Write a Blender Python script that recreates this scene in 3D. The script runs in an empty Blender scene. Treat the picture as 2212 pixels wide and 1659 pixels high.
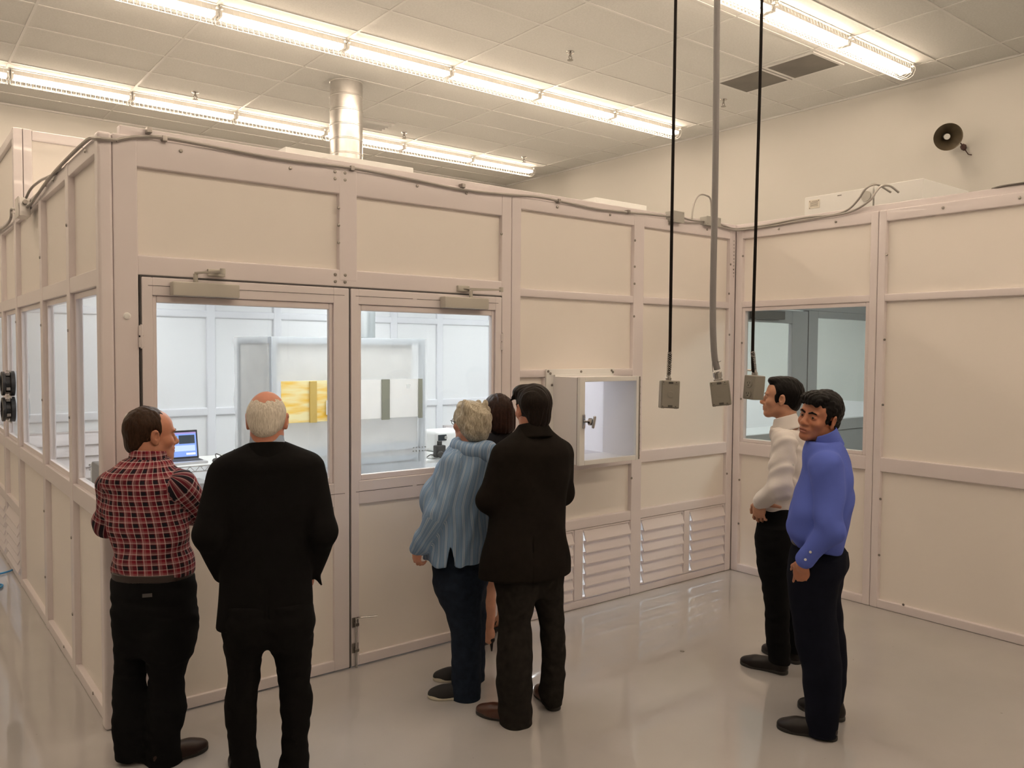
TUBE_E = 40.0; LED_E = 11.5; EXPO = 0.0
import bpy, bmesh, math, random
import numpy as np
from mathutils import Vector, Matrix, Euler
SC = bpy.context.scene
COL = SC.collection
random.seed(7)
PI = math.pi
# ------------------------------------------------------------------ helpers
def wloc(o):
    v = Vector((0, 0, 0))
    while o is not None:
        v += o.location; o = o.parent
    return v
class MB:
    def __init__(s): s.bm = bmesh.new()
    def box(s, x0, x1, y0, y1, z0, z1, bev=0.0, seg=2, rot=None):
        c = Vector(((x0+x1)/2, (y0+y1)/2, (z0+z1)/2))
        m = Matrix.Translation(c)
        if rot is not None: m = m @ rot.to_4x4()
        m = m @ Matrix.Diagonal((abs(x1-x0), abs(y1-y0), abs(z1-z0), 1))
        r = bmesh.ops.create_cube(s.bm, size=1.0, matrix=m)
        if bev > 0:
            es = list({e for v in r['verts'] for e in v.link_edges})
            bmesh.ops.bevel(s.bm, geom=es, offset=bev, segments=seg, profile=0.5, affect='EDGES')
        return s
    def tube(s, pts, r, n=8, cap=True):
        pts = [Vector(p) for p in pts]; rings = []
        N = len(pts); up = None
        for i, p in enumerate(pts):
            t = (pts[min(i+1, N-1)] - pts[max(i-1, 0)])
            t = t.normalized() if t.length > 1e-9 else Vector((0, 0, 1))
            if up is None:
                a = Vector((0, 0, 1)) if abs(t.z) < .9 else Vector((1, 0, 0))
                up = (a - t*a.dot(t)).normalized()
            else:
                up = up - t*up.dot(t)
                up = up.normalized() if up.length > 1e-6 else t.orthogonal().normalized()
            b = t.cross(up); rr = r[i] if isinstance(r, (list, tuple)) else r
            rings.append([s.bm.verts.new(p + (up*math.cos(2*PI*k/n) + b*math.sin(2*PI*k/n))*rr) for k in range(n)])
        for i in range(N-1):
            for k in range(n):
                s.bm.faces.new((rings[i][k], rings[i][(k+1) % n], rings[i+1][(k+1) % n], rings[i+1][k]))
        if cap:
            s.bm.faces.new(rings[0][::-1]); s.bm.faces.new(rings[-1])
        return s
    def lathe(s, prof, axis_o, axis_d, n=24, cap=True):
        o = Vector(axis_o); d = Vector(axis_d).normalized(); u = d.orthogonal().normalized(); b = d.cross(u); rings = []
        for (h, r) in prof:
            rings.append([s.bm.verts.new(o + d*h + (u*math.cos(2*PI*k/n) + b*math.sin(2*PI*k/n))*max(r, 1e-4)) for k in range(n)])
        for i in range(len(rings)-1):
            for k in range(n):
                s.bm.faces.new((rings[i][k], rings[i][(k+1) % n], rings[i+1][(k+1) % n], rings[i+1][k]))
        if cap:
            s.bm.faces.new(rings[0][::-1]); s.bm.faces.new(rings[-1])
        return s
    def poly(s, pts, d):
        """prism: polygon pts (3-D) pushed along d"""
        d = Vector(d); a = [s.bm.verts.new(Vector(p)) for p in pts]; b = [s.bm.verts.new(Vector(p)+d) for p in pts]; n = len(a)
        s.bm.faces.new(a[::-1]); s.bm.faces.new(b)
        for k in range(n): s.bm.faces.new((a[k], a[(k+1) % n], b[(k+1) % n], b[k]))
        return s
    def build(s, name, mat, parent=None, smooth=False, loc=None):
        bmesh.ops.recalc_face_normals(s.bm, faces=s.bm.faces[:])
        me = bpy.data.meshes.new(name)
        off = wloc(parent) if parent is not None else Vector((0, 0, 0))
        if parent is None and loc is not None: off = Vector(loc)
        bmesh.ops.translate(s.bm, verts=s.bm.verts[:], vec=-off)
        s.bm.to_mesh(me); s.bm.free()
        if smooth:
            me.shade_smooth()
            if smooth != 'all': me.set_sharp_from_angle(angle=math.radians(40))
        me.materials.append(mat)
        o = bpy.data.objects.new(name, me); COL.objects.link(o)
        if smooth is True: o.modifiers.new('weighted_normals', 'WEIGHTED_NORMAL').keep_sharp = True
        if parent is not None: o.parent = parent
        elif loc is not None: o.location = loc
        return o
def box(name, mat, x0, x1, y0, y1, z0, z1, parent=None, bev=0.0, seg=2, loc=None):
    return MB().box(x0, x1, y0, y1, z0, z1, bev, seg).build(name, mat, parent, smooth=bev > 0, loc=loc)
def tag(o, label=None, cat=None, group=None, kind=None):
    if label: o['label'] = label
    if cat: o['category'] = cat
    if group: o['group'] = group
    if kind: o['kind'] = kind
    return o
def empty(name, loc, label=None, cat=None, group=None, kind=None):
    o = bpy.data.objects.new(name, None); COL.objects.link(o); o.location = loc; o.empty_display_size = .1
    return tag(o, label, cat, group, kind)
def dup(root, loc, label=None, rot=None, skip=()):
    r = root.copy(); COL.objects.link(r); r.location = loc
    if rot is not None: r.rotation_euler = rot
    if label: r['label'] = label
    def rec(a, b):
        for ch in list(a.children):
            if ch.name.split('.')[0] in skip: continue
            c = ch.copy(); COL.objects.link(c); c.parent = b; rec(ch, c)
    rec(root, r)
    return r
def smooth_path(pts, k=6):
    P = [Vector(p) for p in pts]; out = []
    for i in range(len(P)-1):
        a, b, c, d = P[max(i-1, 0)], P[i], P[i+1], P[min(i+2, len(P)-1)]
        for j in range(k):
            t = j/k
            out.append(0.5*((2*b) + (c-a)*t + (2*a-5*b+4*c-d)*t*t + (3*b-a-3*c+d)*t**3))
    out.append(P[-1]); return out
# ------------------------------------------------------------------ materials
def mat(name, col, rough=.5, metal=0.0, spec=.5, emit=None, estr=0.0, bump=0.0, bscale=200.0, cvar=0.0, cscale=3.0, coat=0.0, trans=0.0, sheen=0.0, sss=0.0, rvar=0.0):
    m = bpy.data.materials.new(name); m.use_nodes = True
    nt = m.node_tree; b = nt.nodes['Principled BSDF']
    b.inputs['Base Color'].default_value = (*col, 1); b.inputs['Roughness'].default_value = rough
    b.inputs['Metallic'].default_value = metal; b.inputs['Specular IOR Level'].default_value = spec
    b.inputs['Coat Weight'].default_value = coat
    if sheen: b.inputs['Sheen Weight'].default_value = sheen
    if trans: b.inputs['Transmission Weight'].default_value = trans
    if sss:
        b.inputs['Subsurface Weight'].default_value = sss; b.inputs['Subsurface Radius'].default_value = (.012, .005, .003); b.inputs['Subsurface Scale'].default_value = 1
    if emit:
        b.inputs['Emission Color'].default_value = (*emit, 1); b.inputs['Emission Strength'].default_value = estr
    tc = nt.nodes.new('ShaderNodeTexCoord')
    if bump:
        n = nt.nodes.new('ShaderNodeTexNoise'); n.inputs['Scale'].default_value = bscale; n.inputs['Detail'].default_value = 3
        nt.links.new(tc.outputs['Object'], n.inputs['Vector'])
        bp = nt.nodes.new('ShaderNodeBump'); bp.inputs['Strength'].default_value = bump; bp.inputs['Distance'].default_value = .002
        nt.links.new(n.outputs['Fac'], bp.inputs['Height']); nt.links.new(bp.outputs['Normal'], b.inputs['Normal'])
    if cvar:
        n = nt.nodes.new('ShaderNodeTexNoise'); n.inputs['Scale'].default_value = cscale; n.inputs['Detail'].default_value = 5
        nt.links.new(tc.outputs['Object'], n.inputs['Vector'])
        r = nt.nodes.new('ShaderNodeValToRGB')
        r.color_ramp.elements[0].position = .3; r.color_ramp.elements[1].position = .7
        r.color_ramp.elements[0].color = (*[c*(1-cvar) for c in col], 1); r.color_ramp.elements[1].color = (*[min(1, c*(1+cvar)) for c in col], 1)
        nt.links.new(n.outputs['Fac'], r.inputs['Fac']); nt.links.new(r.outputs['Color'], b.inputs['Base Color'])
    if rvar:
        n = nt.nodes.new('ShaderNodeTexNoise'); n.inputs['Scale'].default_value = 2.2; n.inputs['Detail'].default_value = 6
        nt.links.new(tc.outputs['Object'], n.inputs['Vector'])
        r = nt.nodes.new('ShaderNodeMapRange'); r.inputs['To Min'].default_value = max(.02, rough-rvar); r.inputs['To Max'].default_value = rough+rvar
        nt.links.new(n.outputs['Fac'], r.inputs['Value']); nt.links.new(r.outputs['Result'], b.inputs['Roughness'])
    return m
def glass_mat(name, tint=(1, 1, 1), refl=1.0, ior=1.45):
    m = bpy.data.materials.new(name); m.use_nodes = True; nt = m.node_tree; nt.nodes.clear()
    out = nt.nodes.new('ShaderNodeOutputMaterial'); mix = nt.nodes.new('ShaderNodeMixShader')
    tr = nt.nodes.new('ShaderNodeBsdfTransparent'); tr.inputs['Color'].default_value = (*tint, 1)
    gl = nt.nodes.new('ShaderNodeBsdfGlossy'); gl.inputs['Roughness'].default_value = .02
    fr = nt.nodes.new('ShaderNodeFresnel'); fr.inputs['IOR'].default_value = ior
    mu = nt.nodes.new('ShaderNodeMath'); mu.operation = 'MULTIPLY'; mu.inputs[1].default_value = refl
    ge = nt.nodes.new('ShaderNodeNewGeometry'); ib = nt.nodes.new('ShaderNodeMath'); ib.operation = 'SUBTRACT'; ib.inputs[0].default_value = refl
    nt.links.new(ge.outputs['Backfacing'], ib.inputs[1]); ib.use_clamp = True; nt.links.new(ib.outputs[0], mu.inputs[1])   # the outer face mirrors, the inner face only lets through
    nt.links.new(fr.outputs[0], mu.inputs[0]); nt.links.new(mu.outputs[0], mix.inputs[0])
    nt.links.new(tr.outputs[0], mix.inputs[1]); nt.links.new(gl.outputs[0], mix.inputs[2]); nt.links.new(mix.outputs[0], out.inputs[0])
    return m
def plastic_film(name, col, alpha, rough=.25, through=.4):
    """translucent sheet: mix of transparent and a diffuse/translucent/glossy film"""
    m = mat(name, col, rough, bump=.6, bscale=9)
    nt = m.node_tree; b = nt.nodes['Principled BSDF']; out = nt.nodes['Material Output']
    tl = nt.nodes.new('ShaderNodeBsdfTranslucent'); tl.inputs['Color'].default_value = (*col, 1)
    m1 = nt.nodes.new('ShaderNodeMixShader'); m1.inputs[0].default_value = through
    nt.links.new(b.outputs[0], m1.inputs[1]); nt.links.new(tl.outputs[0], m1.inputs[2])
    tr = nt.nodes.new('ShaderNodeBsdfTransparent'); m2 = nt.nodes.new('ShaderNodeMixShader'); m2.inputs[0].default_value = alpha
    nt.links.new(tr.outputs[0], m2.inputs[1]); nt.links.new(m1.outputs[0], m2.inputs[2]); nt.links.new(m2.outputs[0], out.inputs[0])
    return m
M = {}
M['wall'] = mat('painted_drywall', (.60, .58, .545), .7, bump=.08, bscale=120)
M['tile'] = mat('ceiling_tile', (.615, .61, .585), .85, bump=.5, bscale=90, cvar=.05, cscale=60)
M['tbar'] = mat('ceiling_grid_bar', (.63, .62, .60), .45)
M['frame'] = mat('white_frame_coat', (.78, .72, .725), .28, coat=.25, bump=.02, bscale=30)
M['panel'] = mat('cream_wall_panel', (.88, .83, .775), .42)
M['door'] = mat('white_door_coat', (.78, .725, .73), .3, coat=.2)
M['inner'] = mat('white_inner_panel', (.84, .85, .86), .45)
M['innerf'] = mat('white_inner_frame', (.79, .80, .83), .35)
M['gasket'] = mat('dark_gap_seal', (.06, .055, .055), .7)
M['steel'] = mat('screw_steel', (.30, .28, .26), .35, metal=1)
M['closer'] = mat('silver_paint_metal', (.50, .48, .43), .4, metal=.25)
M['galv'] = mat('galvanised_duct', (.62, .60, .58), .33, metal=.95, cvar=.10, cscale=9)
M['conduit'] = mat('grey_flexible_conduit', (.36, .34, .32), .45, metal=.5)
M['jbox'] = mat('grey_junction_box', (.42, .41, .38), .5, metal=.3)
M['cable_d'] = mat('dark_cable', (.10, .09, .08), .5)
M['cable_g'] = mat('grey_cable_jacket', (.22, .21, .215), .55)
M['black'] = mat('black_rubber_cord', (.006, .0035, .0025), .6, spec=.15)
M['drop'] = mat('grey_cast_box', (.25, .235, .205), .5, metal=.2)
M['dropd'] = mat('grey_cast_recess', (.05, .045, .04), .6)
M['white'] = mat('white_plastic', (.80, .80, .78), .4)
M['horn'] = mat('horn_speaker_shell', (.085, .065, .038), .5)
M['chrome'] = mat('bright_chrome', (.55, .54, .53), .18, metal=1)
M['vent'] = mat('perforated_dark_vent', (.13, .12, .105), .6, cvar=.25, cscale=2)
M['fixture'] = mat('white_light_housing', (.82, .81, .78), .4)
M['guard'] = mat('white_wire_guard', (.84, .83, .80), .4)
M['tube'] = mat('warm_fluorescent_tube', (1, 1, 1), .5, emit=(1.0, .80, .605), estr=TUBE_E)
M['led'] = mat('cool_led_panel', (1, 1, 1), .5, emit=(.955, .985, 1.0), estr=LED_E)
M['glass'] = glass_mat('window_glass', (.975, .985, .98), 1.0)
M['glassd'] = glass_mat('grey_tinted_glass', (.89, .905, .885), 1.0)
M['glassl'] = glass_mat('side_window_glass', (.97, .98, .975), 1.0)
def floor_mat():
    m = mat('grey_epoxy_floor', (.42, .415, .42), .06, coat=.7, spec=.5)
    nt = m.node_tree; b = nt.nodes['Principled BSDF']; tc = nt.nodes.new('ShaderNodeTexCoord')
    n = nt.nodes.new('ShaderNodeTexNoise'); n.inputs['Scale'].default_value = 1.1; n.inputs['Detail'].default_value = 8
    nt.links.new(tc.outputs['Object'], n.inputs['Vector'])
    r = nt.nodes.new('ShaderNodeValToRGB'); r.color_ramp.elements[0].position = .3; r.color_ramp.elements[1].position = .75
    r.color_ramp.elements[0].color = (.40, .385, .38, 1); r.color_ramp.elements[1].color = (.475, .455, .445, 1)
    nt.links.new(n.outputs['Fac'], r.inputs['Fac'])
    # sparse scuffs and dirt specks
    v = nt.nodes.new('ShaderNodeTexNoise'); v.inputs['Scale'].default_value = 26; v.inputs['Detail'].default_value = 2
    nt.links.new(tc.outputs['Object'], v.inputs['Vector'])
    r2 = nt.nodes.new('ShaderNodeValToRGB'); r2.color_ramp.elements[0].position = .755; r2.color_ramp.elements[1].position = .80
    nt.links.new(v.outputs['Fac'], r2.inputs['Fac'])
    mx = nt.nodes.new('ShaderNodeMixRGB'); mx.inputs[2].default_value = (.2, .19, .18, 1)
    mf = nt.nodes.new('ShaderNodeMath'); mf.operation = 'MULTIPLY'; mf.inputs[1].default_value = .7
    nt.links.new(r2.outputs['Color'], mf.inputs[0]); nt.links.new(mf.outputs[0], mx.inputs[0]); nt.links.new(r.outputs['Color'], mx.inputs[1])
    nt.links.new(mx.outputs[0], b.inputs['Base Color'])
    n2 = nt.nodes.new('ShaderNodeTexNoise'); n2.inputs['Scale'].default_value = 7; n2.inputs['Detail'].default_value = 3
    nt.links.new(tc.outputs['Object'], n2.inputs['Vector'])
    bp = nt.nodes.new('ShaderNodeBump'); bp.inputs['Strength'].default_value = .05; bp.inputs['Distance'].default_value = .005
    nt.links.new(n2.outputs['Fac'], bp.inputs['Height']); nt.links.new(bp.outputs['Normal'], b.inputs['Normal'])
    mr = nt.nodes.new('ShaderNodeMapRange'); b.inputs['Coat Roughness'].default_value = .03; mr.inputs['To Min'].default_value = .03; mr.inputs['To Max'].default_value = .12
    nt.links.new(n.outputs['Fac'], mr.inputs['Value']); nt.links.new(mr.outputs['Result'], b.inputs['Roughness'])
    return m
M['floor'] = floor_mat()
# ------------------------------------------------------------------ building shell
CH = 4.87; XR = 8.09; YB = 7.36; XL = -7.5; YF = -9.0
def st(o): o['kind'] = 'structure'; return o
st(box('floor', M['floor'], XL-.2, XR+.2, YF-.2, YB+.2, -.2, 0))
st(box('wall_right', M['wall'], XR, XR+.2, YF-.2, YB+.2, 0, CH+.1))
st(box('wall_back', M['wall'], XL-.2, XR, YB, YB+.2, 0, CH+.1))
st(box('wall_left', M['wall'], XL-.2, XL, YF-.2, YB, 0, CH+.1))
st(box('wall_front', M['wall'], XL, XR, YF-.2, YF, 0, CH+.1))
ceil = st(box('ceiling', M['tile'], XL-.2, XR+.2, YF-.2, YB+.2, CH, CH+.2))
g = MB()
x = 1.477 - 1.226*8
while x < XR:
    if x > XL: g.box(x-.012, x+.012, YF, YB, CH-.006, CH+.002)
    x += 1.226
y = 2.02 - .605*19
while y < YB:
    if y > YF: g.box(XL, XR, y-.012, y+.012, CH-.0055, CH+.002)
    y += .605
g.box(XR-.022, XR, YF, YB, CH-.02, CH); g.box(XL, XR, YB-.022, YB, CH-.02, CH)
g.build('grid_bars', M['tbar'], ceil)
# ------------------------------------------------------------------ ceiling strip lights (4 ft units in three long rows, more behind the camera)
LROW = {'far': 5.94, 'middle': 2.914, 'near': -.145}
FX0 = 1.493; FP = 1.2095; LZ = 4.80
lp = empty('surface_mounted_light', (0, 0, LZ), 'x', 'ceiling light', 'fluorescent strip lights in long rows on the ceiling')
h = MB(); h.box(-.60, .60, -.055, .055, LZ+.015, LZ+.07, .004); h.box(-.602, .602, -.085, .085, LZ+.062, LZ+.07, .002)
h.build('housing', M['fixture'], lp, True)
for s in (-1, 1):
    MB().tube([(-.585, s*.042, LZ-.006), (.585, s*.042, LZ-.006)], .0135, 10).build('tube', M['tube'], lp, True)
for s in (-1, 1):
    b = MB(); b.box(s*.585-.012, s*.585+.012, -.062, .062, LZ-.022, LZ+.02, .003); b.box(s*.585-.008, s*.585+.008, -.09, .09, LZ+.03, LZ+.045)
    b.build('lamp_holder', M['fixture'], lp, True)
wg = MB(); prof = [(-.085, .065), (-.1, .0), (-.075, -.055), (-.03, -.075), (.03, -.075), (.075, -.055), (.1, 0), (.085, .065)]
for i in range(25):
    xx = -.59 + 1.18*i/24
    wg.tube([(xx, a, LZ+bz) for a, bz in prof], .0016, 4, False)
for a, bz in prof[1:-1]: wg.tube([(-.59, a, LZ+bz), (.59, a, LZ+bz)], .0016, 4, False)
wg.build('wire_guard', M['guard'], lp)
ordn = ['first', 'second', 'third', 'fourth', 'fifth', 'sixth', 'seventh', 'eighth']
first = True
for row, ry in list(LROW.items()) + [('a', -3.17), ('b', -6.2)]:
    for k in range(8):
        fx = FX0 + FP*(4.5 - k)
        if row in LROW:
            lab = f'caged white strip light, {ordn[k]} from the right wall in the {row} ceiling row'
            vis = {'far': 8, 'middle': 7, 'near': 3}[row]
            if k >= vis: continue
        else:
            lab = f'caged strip light overhead in the {"first" if row == "a" else "second"} row behind the viewer'
        if first:
            lp.location = (fx, ry, LZ); lp['label'] = lab; first = False
        else: dup(lp, (fx, ry, LZ), lab, skip=() if row in LROW else ('wire_guard',))
for row, ry in LROW.items():       # rows continue to the left, beyond the frame
    for k in {'far': (8, 9, 11), 'middle': (7, 8, 9, 11), 'near': (3, 4, 5, 6, 7, 9, 11)}[row]:
        dup(lp, (FX0 + FP*(4.5-k), ry, LZ), f'caged strip light continuing the {row} ceiling row leftwards overhead', skip=('wire_guard',))
# ------------------------------------------------------------------ ceiling: sprinklers, vents, register
def sprinkler(loc, lab):
    t = empty('sprinkler_head', loc, lab, 'sprinkler', 'sprinkler heads in the ceiling'); x, y, z = loc
    MB().lathe([(0, .042), (.006, .040), (.012, .02)], (x, y, z), (0, 0, -1), 20).build('escutcheon', M['chrome'], t, True)
    b = MB().lathe([(.006, .011), (.04, .010), (.05, .006)], (x, y, z), (0, 0, -1), 10)
    for s in (-1, 1): b.tube([(x+s*.01, y, z-.035), (x+s*.022, y, z-.055), (x+s*.004, y, z-.08)], .004, 6)
    b.build('sprinkler_body', M['steel'], t, True)
    d = MB().lathe([(.078, .006), (.080, .03), (.083, .03)], (x, y, z), (0, 0, -1), 14); d.build('deflector', M['steel'], t)
for (sx, sy), lab in [((2.072, 5.439), 'sprinkler head in the ceiling at far left, by the far lights'), ((4.588, 1.758), 'sprinkler head alone in the ceiling above the middle light row'),
                      ((7.013, 1.754), 'sprinkler head in the ceiling beside the hanging grey cable'), ((4.84, 5.411), 'sprinkler head right of the round silver duct'),
                      ((6.985, 5.46), 'sprinkler head near the last light of the far row')]:
    sprinkler((sx, sy, CH), lab)
for (x0, x1, y0, y1), lab in [((6.47, 6.97, .865, 1.40), 'dark square ceiling vent farther from the light row, of the pair'), ((6.46, 6.97, .262, .785), 'dark square ceiling vent next to the near light row, of the pair')]:
    t = empty('ceiling_vent', ((x0+x1)/2, (y0+y1)/2, CH), lab, 'vent', 'dark square ceiling vents')
    b = MB(); cx, cy = (x0+x1)/2, (y0+y1)/2
    for (a, c, d, e) in ((x0-.03, x1+.03, y0-.03, y0), (x0-.03, x1+.03, y1, y1+.03), (x0-.03, x0, y0, y1), (x1, x1+.03, y0, y1)): b.box(a, c, d, e, CH-.012, CH)
    b.build('vent_frame', M['tbar'], t)
    v = MB(); v.box(x0, x1, y0, y1, CH-.009, CH-.002); v.build('perforated_plate', M['vent'], t)
t = empty('air_register', (4.28, 5.3, CH), 'small white air register with open slats behind the silver duct', 'air register')
MB().box(4.0, 4.5, 5.15, 5.45, CH-.004, CH).build('dark_opening', M['gasket'], t)
for k in range(4): MB().box(4.0, 4.5, 5.16+.085*k, 5.185+.085*k, CH-.035, CH-.004, rot=Matrix.Rotation(.5, 3, 'X')).build('slat', M['tbar'], t)
b = MB()
for (a, c, d, e) in ((3.97, 4.53, 5.12, 5.15), (3.97, 4.53, 5.45, 5.48), (3.97, 4.0, 5.15, 5.45), (4.5, 4.53, 5.15, 5.45)): b.box(a, c, d, e, CH-.014, CH)
b.build('register_frame', M['tbar'], t)
# ------------------------------------------------------------------ round duct
t = empty('spiral_duct', (3.29, 4.04, 2.96), 'round galvanised spiral duct rising from cleanroom roof to ceiling', 'duct')
pr = [(0, .18)]; zz = 0
while zz < 1.90:
    pr += [(zz+.14, .18), (zz+.146, .1855), (zz+.154, .1855), (zz+.16, .18)]; zz += .16
MB().lathe(pr, (3.29, 4.04, 2.96), (0, 0, 1), 40).build('duct_pipe', M['galv'], t, True)
MB().lathe([(0, .2), (.03, .2), (.03, .185)], (3.29, 4.04, 2.95), (0, 0, 1), 32).build('collar', M['galv'], t, True)
# ------------------------------------------------------------------ cleanroom shell
W = 4.941; T = 2.95; D = 5.6; BV = .009
FY0, FY1 = 0.0, .07      # frame thickness in y
wf = empty('wall_cleanroom_front', (0, 0, 0), kind='structure')
ws = empty('wall_cleanroom_side', (-.03, 0, 0), kind='structure')
wr = empty('wall_cleanroom_wing', (W, 0, 0), kind='structure')
def fpost(x0, x1, z0=0, z1=T, dy=0.0): return box('post', M['frame'], x0, x1, FY0+dy, FY1, z0, z1, wf, BV)
def frail(x0, x1, z0, z1, dy=0.003): return box('rail', M['frame'], x0-.006, x1+.006, FY0+dy, FY1, z0, z1, wf, BV)
def fpanel(x0, x1, z0, z1): return box('panel', M['panel'], x0-.012, x1+.012, .034, .056, z0-.012, z1+.012, wf, .004)
box('corner_post', M['frame'], -.045, .022, -.004, .075, 0, T, wf, .016, 3)
fpost(.022, .136)
fpost(1.225, 1.341, 2.30, T, .0)
fpost(2.411, 2.494); fpost(2.496, 2.577)
fpost(3.684, 3.798); fpost(4.863, W)
box('corner_filler', M['frame'], W-.03, W+.06, .012, .066, 0, T, wf)  # unseen backing strip, added to stop light leaking through the corner joint
frail(.136, 2.411, 2.802, T); frail(.136, 2.411, 2.266, 2.367)
frail(2.577, 3.684, 2.865, T); frail(3.798, 4.863, 2.865, T)
fpanel(.136, 1.225, 2.367, 2.802); fpanel(1.341, 2.411, 2.367, 2.802)
for (a, c) in ((2.577, 3.684), (3.798, 4.863)):
    fpanel(a, c, 2.328, 2.865); frail(a, c, 2.273, 2.328)
    frail(a, c, .59, .664); frail(a, c, 0, .06)
    fpanel(a, c, .664, 1.03); frail(a, c, 1.03, 1.125 if a > 3 else 1.10)
fpanel(2.577, 3.684, 1.77, 2.273); frail(2.577, 3.684, 1.715, 1.77)
fpanel(3.798, 4.863, 1.125, 2.273)
# pass-through bay: wall around the opening
fpanel(2.577, 2.79, 1.10, 1.715); fpost(2.79, 2.86, 1.10, 1.715, .004); fpost(3.455, 3.684, 1.10, 1.715, .004)
# louvre bay dividers
fpost(3.10, 3.176, .06, .59, .004); fpost(4.322, 4.385, .06, .59, .004)
# right wing wall: front face x = W, runs towards the viewer
def wpost(y0, y1): return box('post', M['frame'], W, W+.07, y0, y1, 0, T, wr, BV)
def wrail(y0, y1, z0, z1): return box('rail', M['frame'], W+.003, W+.07, y0-.006, y1+.006, z0, z1, wr, BV)
def wpanel(y0, y1, z0, z1): return box('panel', M['panel'], W+.034, W+.056, y0-.012, y1+.012, z0-.012, z1+.012, wr, .004)
wy = [(-1.201, -.069), (-2.453, -1.321), (-3.70, -2.57), (-4.95, -3.82)]
wpost(-.069, 0.0)
for i, (a, c) in enumerate(wy):
    wpost(a-.12, a-.061); wpost(a-.059, a)
    wrail(a, c, 2.867, T); wrail(a, c, 2.281, 2.335); wrail(a, c, 1.022, 1.129); wrail(a, c, 0, .065)
    wpanel(a, c, 2.335, 2.867); wpanel(a, c, .065, 1.022)
    if i: wpanel(a, c, 1.129, 2.281)
# left side wall: outer face x = -.03, runs away
LX = -.03
def lpost(y0, y1): return box('post', M['frame'], LX, LX+.07, y0, y1, 0, T, ws, .007)
def lrail(y0, y1, z0, z1): return box('rail', M['frame'], LX+.003, LX+.07, y0-.006, y1+.006, z0, z1, ws, .007)
def lpanel(y0, y1, z0, z1): return box('panel', M['panel'], LX+.035, LX+.055, y0-.012, y1+.012, z0-.012, z1+.012, ws, .004)
ly = [(.045, .855), (.945, 1.82), (1.913, 3.05), (3.146, 3.95), (4.05, 4.95)]
for i, (a, c) in enumerate(ly):
    lpost(c, c+.092 if i < 4 else D)
    lrail(a, c, 2.87, T); lrail(a, c, 2.21, 2.30); lrail(a, c, 1.02, 1.12); lrail(a, c, 0, .065)
    lpanel(a, c, 2.30, 2.87)
    if i < 3: lpanel(a, c, .065, 1.02)
    else:
        lrail(a, c, .545, .62); lpanel(a, c, .62, 1.02)
# back wall and right wall of the cleanroom, roof, inside
XE = 7.75
wb = st(empty('wall_cleanroom_back', (0, D, 0)))
px = [0.0, 1.30, 1.45, 2.30, 2.45, 3.28, 3.43, 4.72, 4.87, 5.66, 5.81, 6.7, 6.85, XE]
box('panel', M['inner'], 0, XE, D+.03, D+.09, 0, 2.9, wb)
cx = [2.28, 3.11, 4.80, 5.56, 6.5]
for c in [0.05, 1.45] + cx: box('post', M['innerf'], c-.055, c+.055, D, D+.04, 0, 2.9, wb, .018, 3)
for (a, c) in ((2.27, 2.36), (1.09, 1.19), (0, .1)): box('rail', M['innerf'], 0, XE, D+.002, D+.04, a, c, wb, .018, 3)
we = st(empty('wall_cleanroom_east', (XE, 0, 0)))
box('panel', mat('grey_green_inner_panel', (.62, .635, .595), .4), XE, XE+.06, .1, D+.09, 1.36, 2.9, we)
box('panel', M['inner'], XE-.01, XE+.06, .1, D+.09, 0, 1.36, we)
rf = st(box('roof_cleanroom', M['inner'], .0, XE+.06, .03, D+.09, 2.885, 2.94))
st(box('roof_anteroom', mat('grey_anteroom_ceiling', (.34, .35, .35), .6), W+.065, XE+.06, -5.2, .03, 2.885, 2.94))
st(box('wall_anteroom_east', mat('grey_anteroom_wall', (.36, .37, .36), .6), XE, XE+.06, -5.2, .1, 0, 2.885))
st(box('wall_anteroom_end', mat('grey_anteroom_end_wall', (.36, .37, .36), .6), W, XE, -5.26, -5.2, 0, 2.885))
for i, (ax, ay) in enumerate([(1.2, 1.1), (3.6, 1.1), (1.2, 4.3), (3.9, 4.3), (6.3, 1.6), (6.3, 4.2), (5.0, 2.8), (2.4, 2.2)]):
    t = empty('recessed_light', (ax, ay, 2.88), 'flat white LED panel light in the cleanroom roof', 'ceiling light', 'LED panels inside the cleanroom')
    MB().box(ax-.3, ax+.3, ay-.6, ay+.6, 2.872, 2.884).build('diffuser', M['led'], t)
    b = MB()
    for (p, q, r, s) in ((-.33, .33, -.63, -.6), (-.33, .33, .6, .63), (-.33, -.3, -.6, .6), (.3, .33, -.6, .6)): b.box(ax+p, ax+q, ay+r, ay+s, 2.866, 2.886)
    b.build('light_frame', M['innerf'], t)
t = empty('recessed_light', (6.35, -2.2, 2.88), 'added fill light panel in the grey anteroom roof', 'ceiling light', 'LED panels inside the cleanroom')  # added fill panel to brighten the anteroom; its own lights are off
MB().box(6.05, 6.65, -2.8, -1.6, 2.872, 2.884).build('diffuser', mat('anteroom_fill_panel', (1, 1, 1), .5, emit=(.98, 1, .95), estr=16.0), t)
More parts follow.
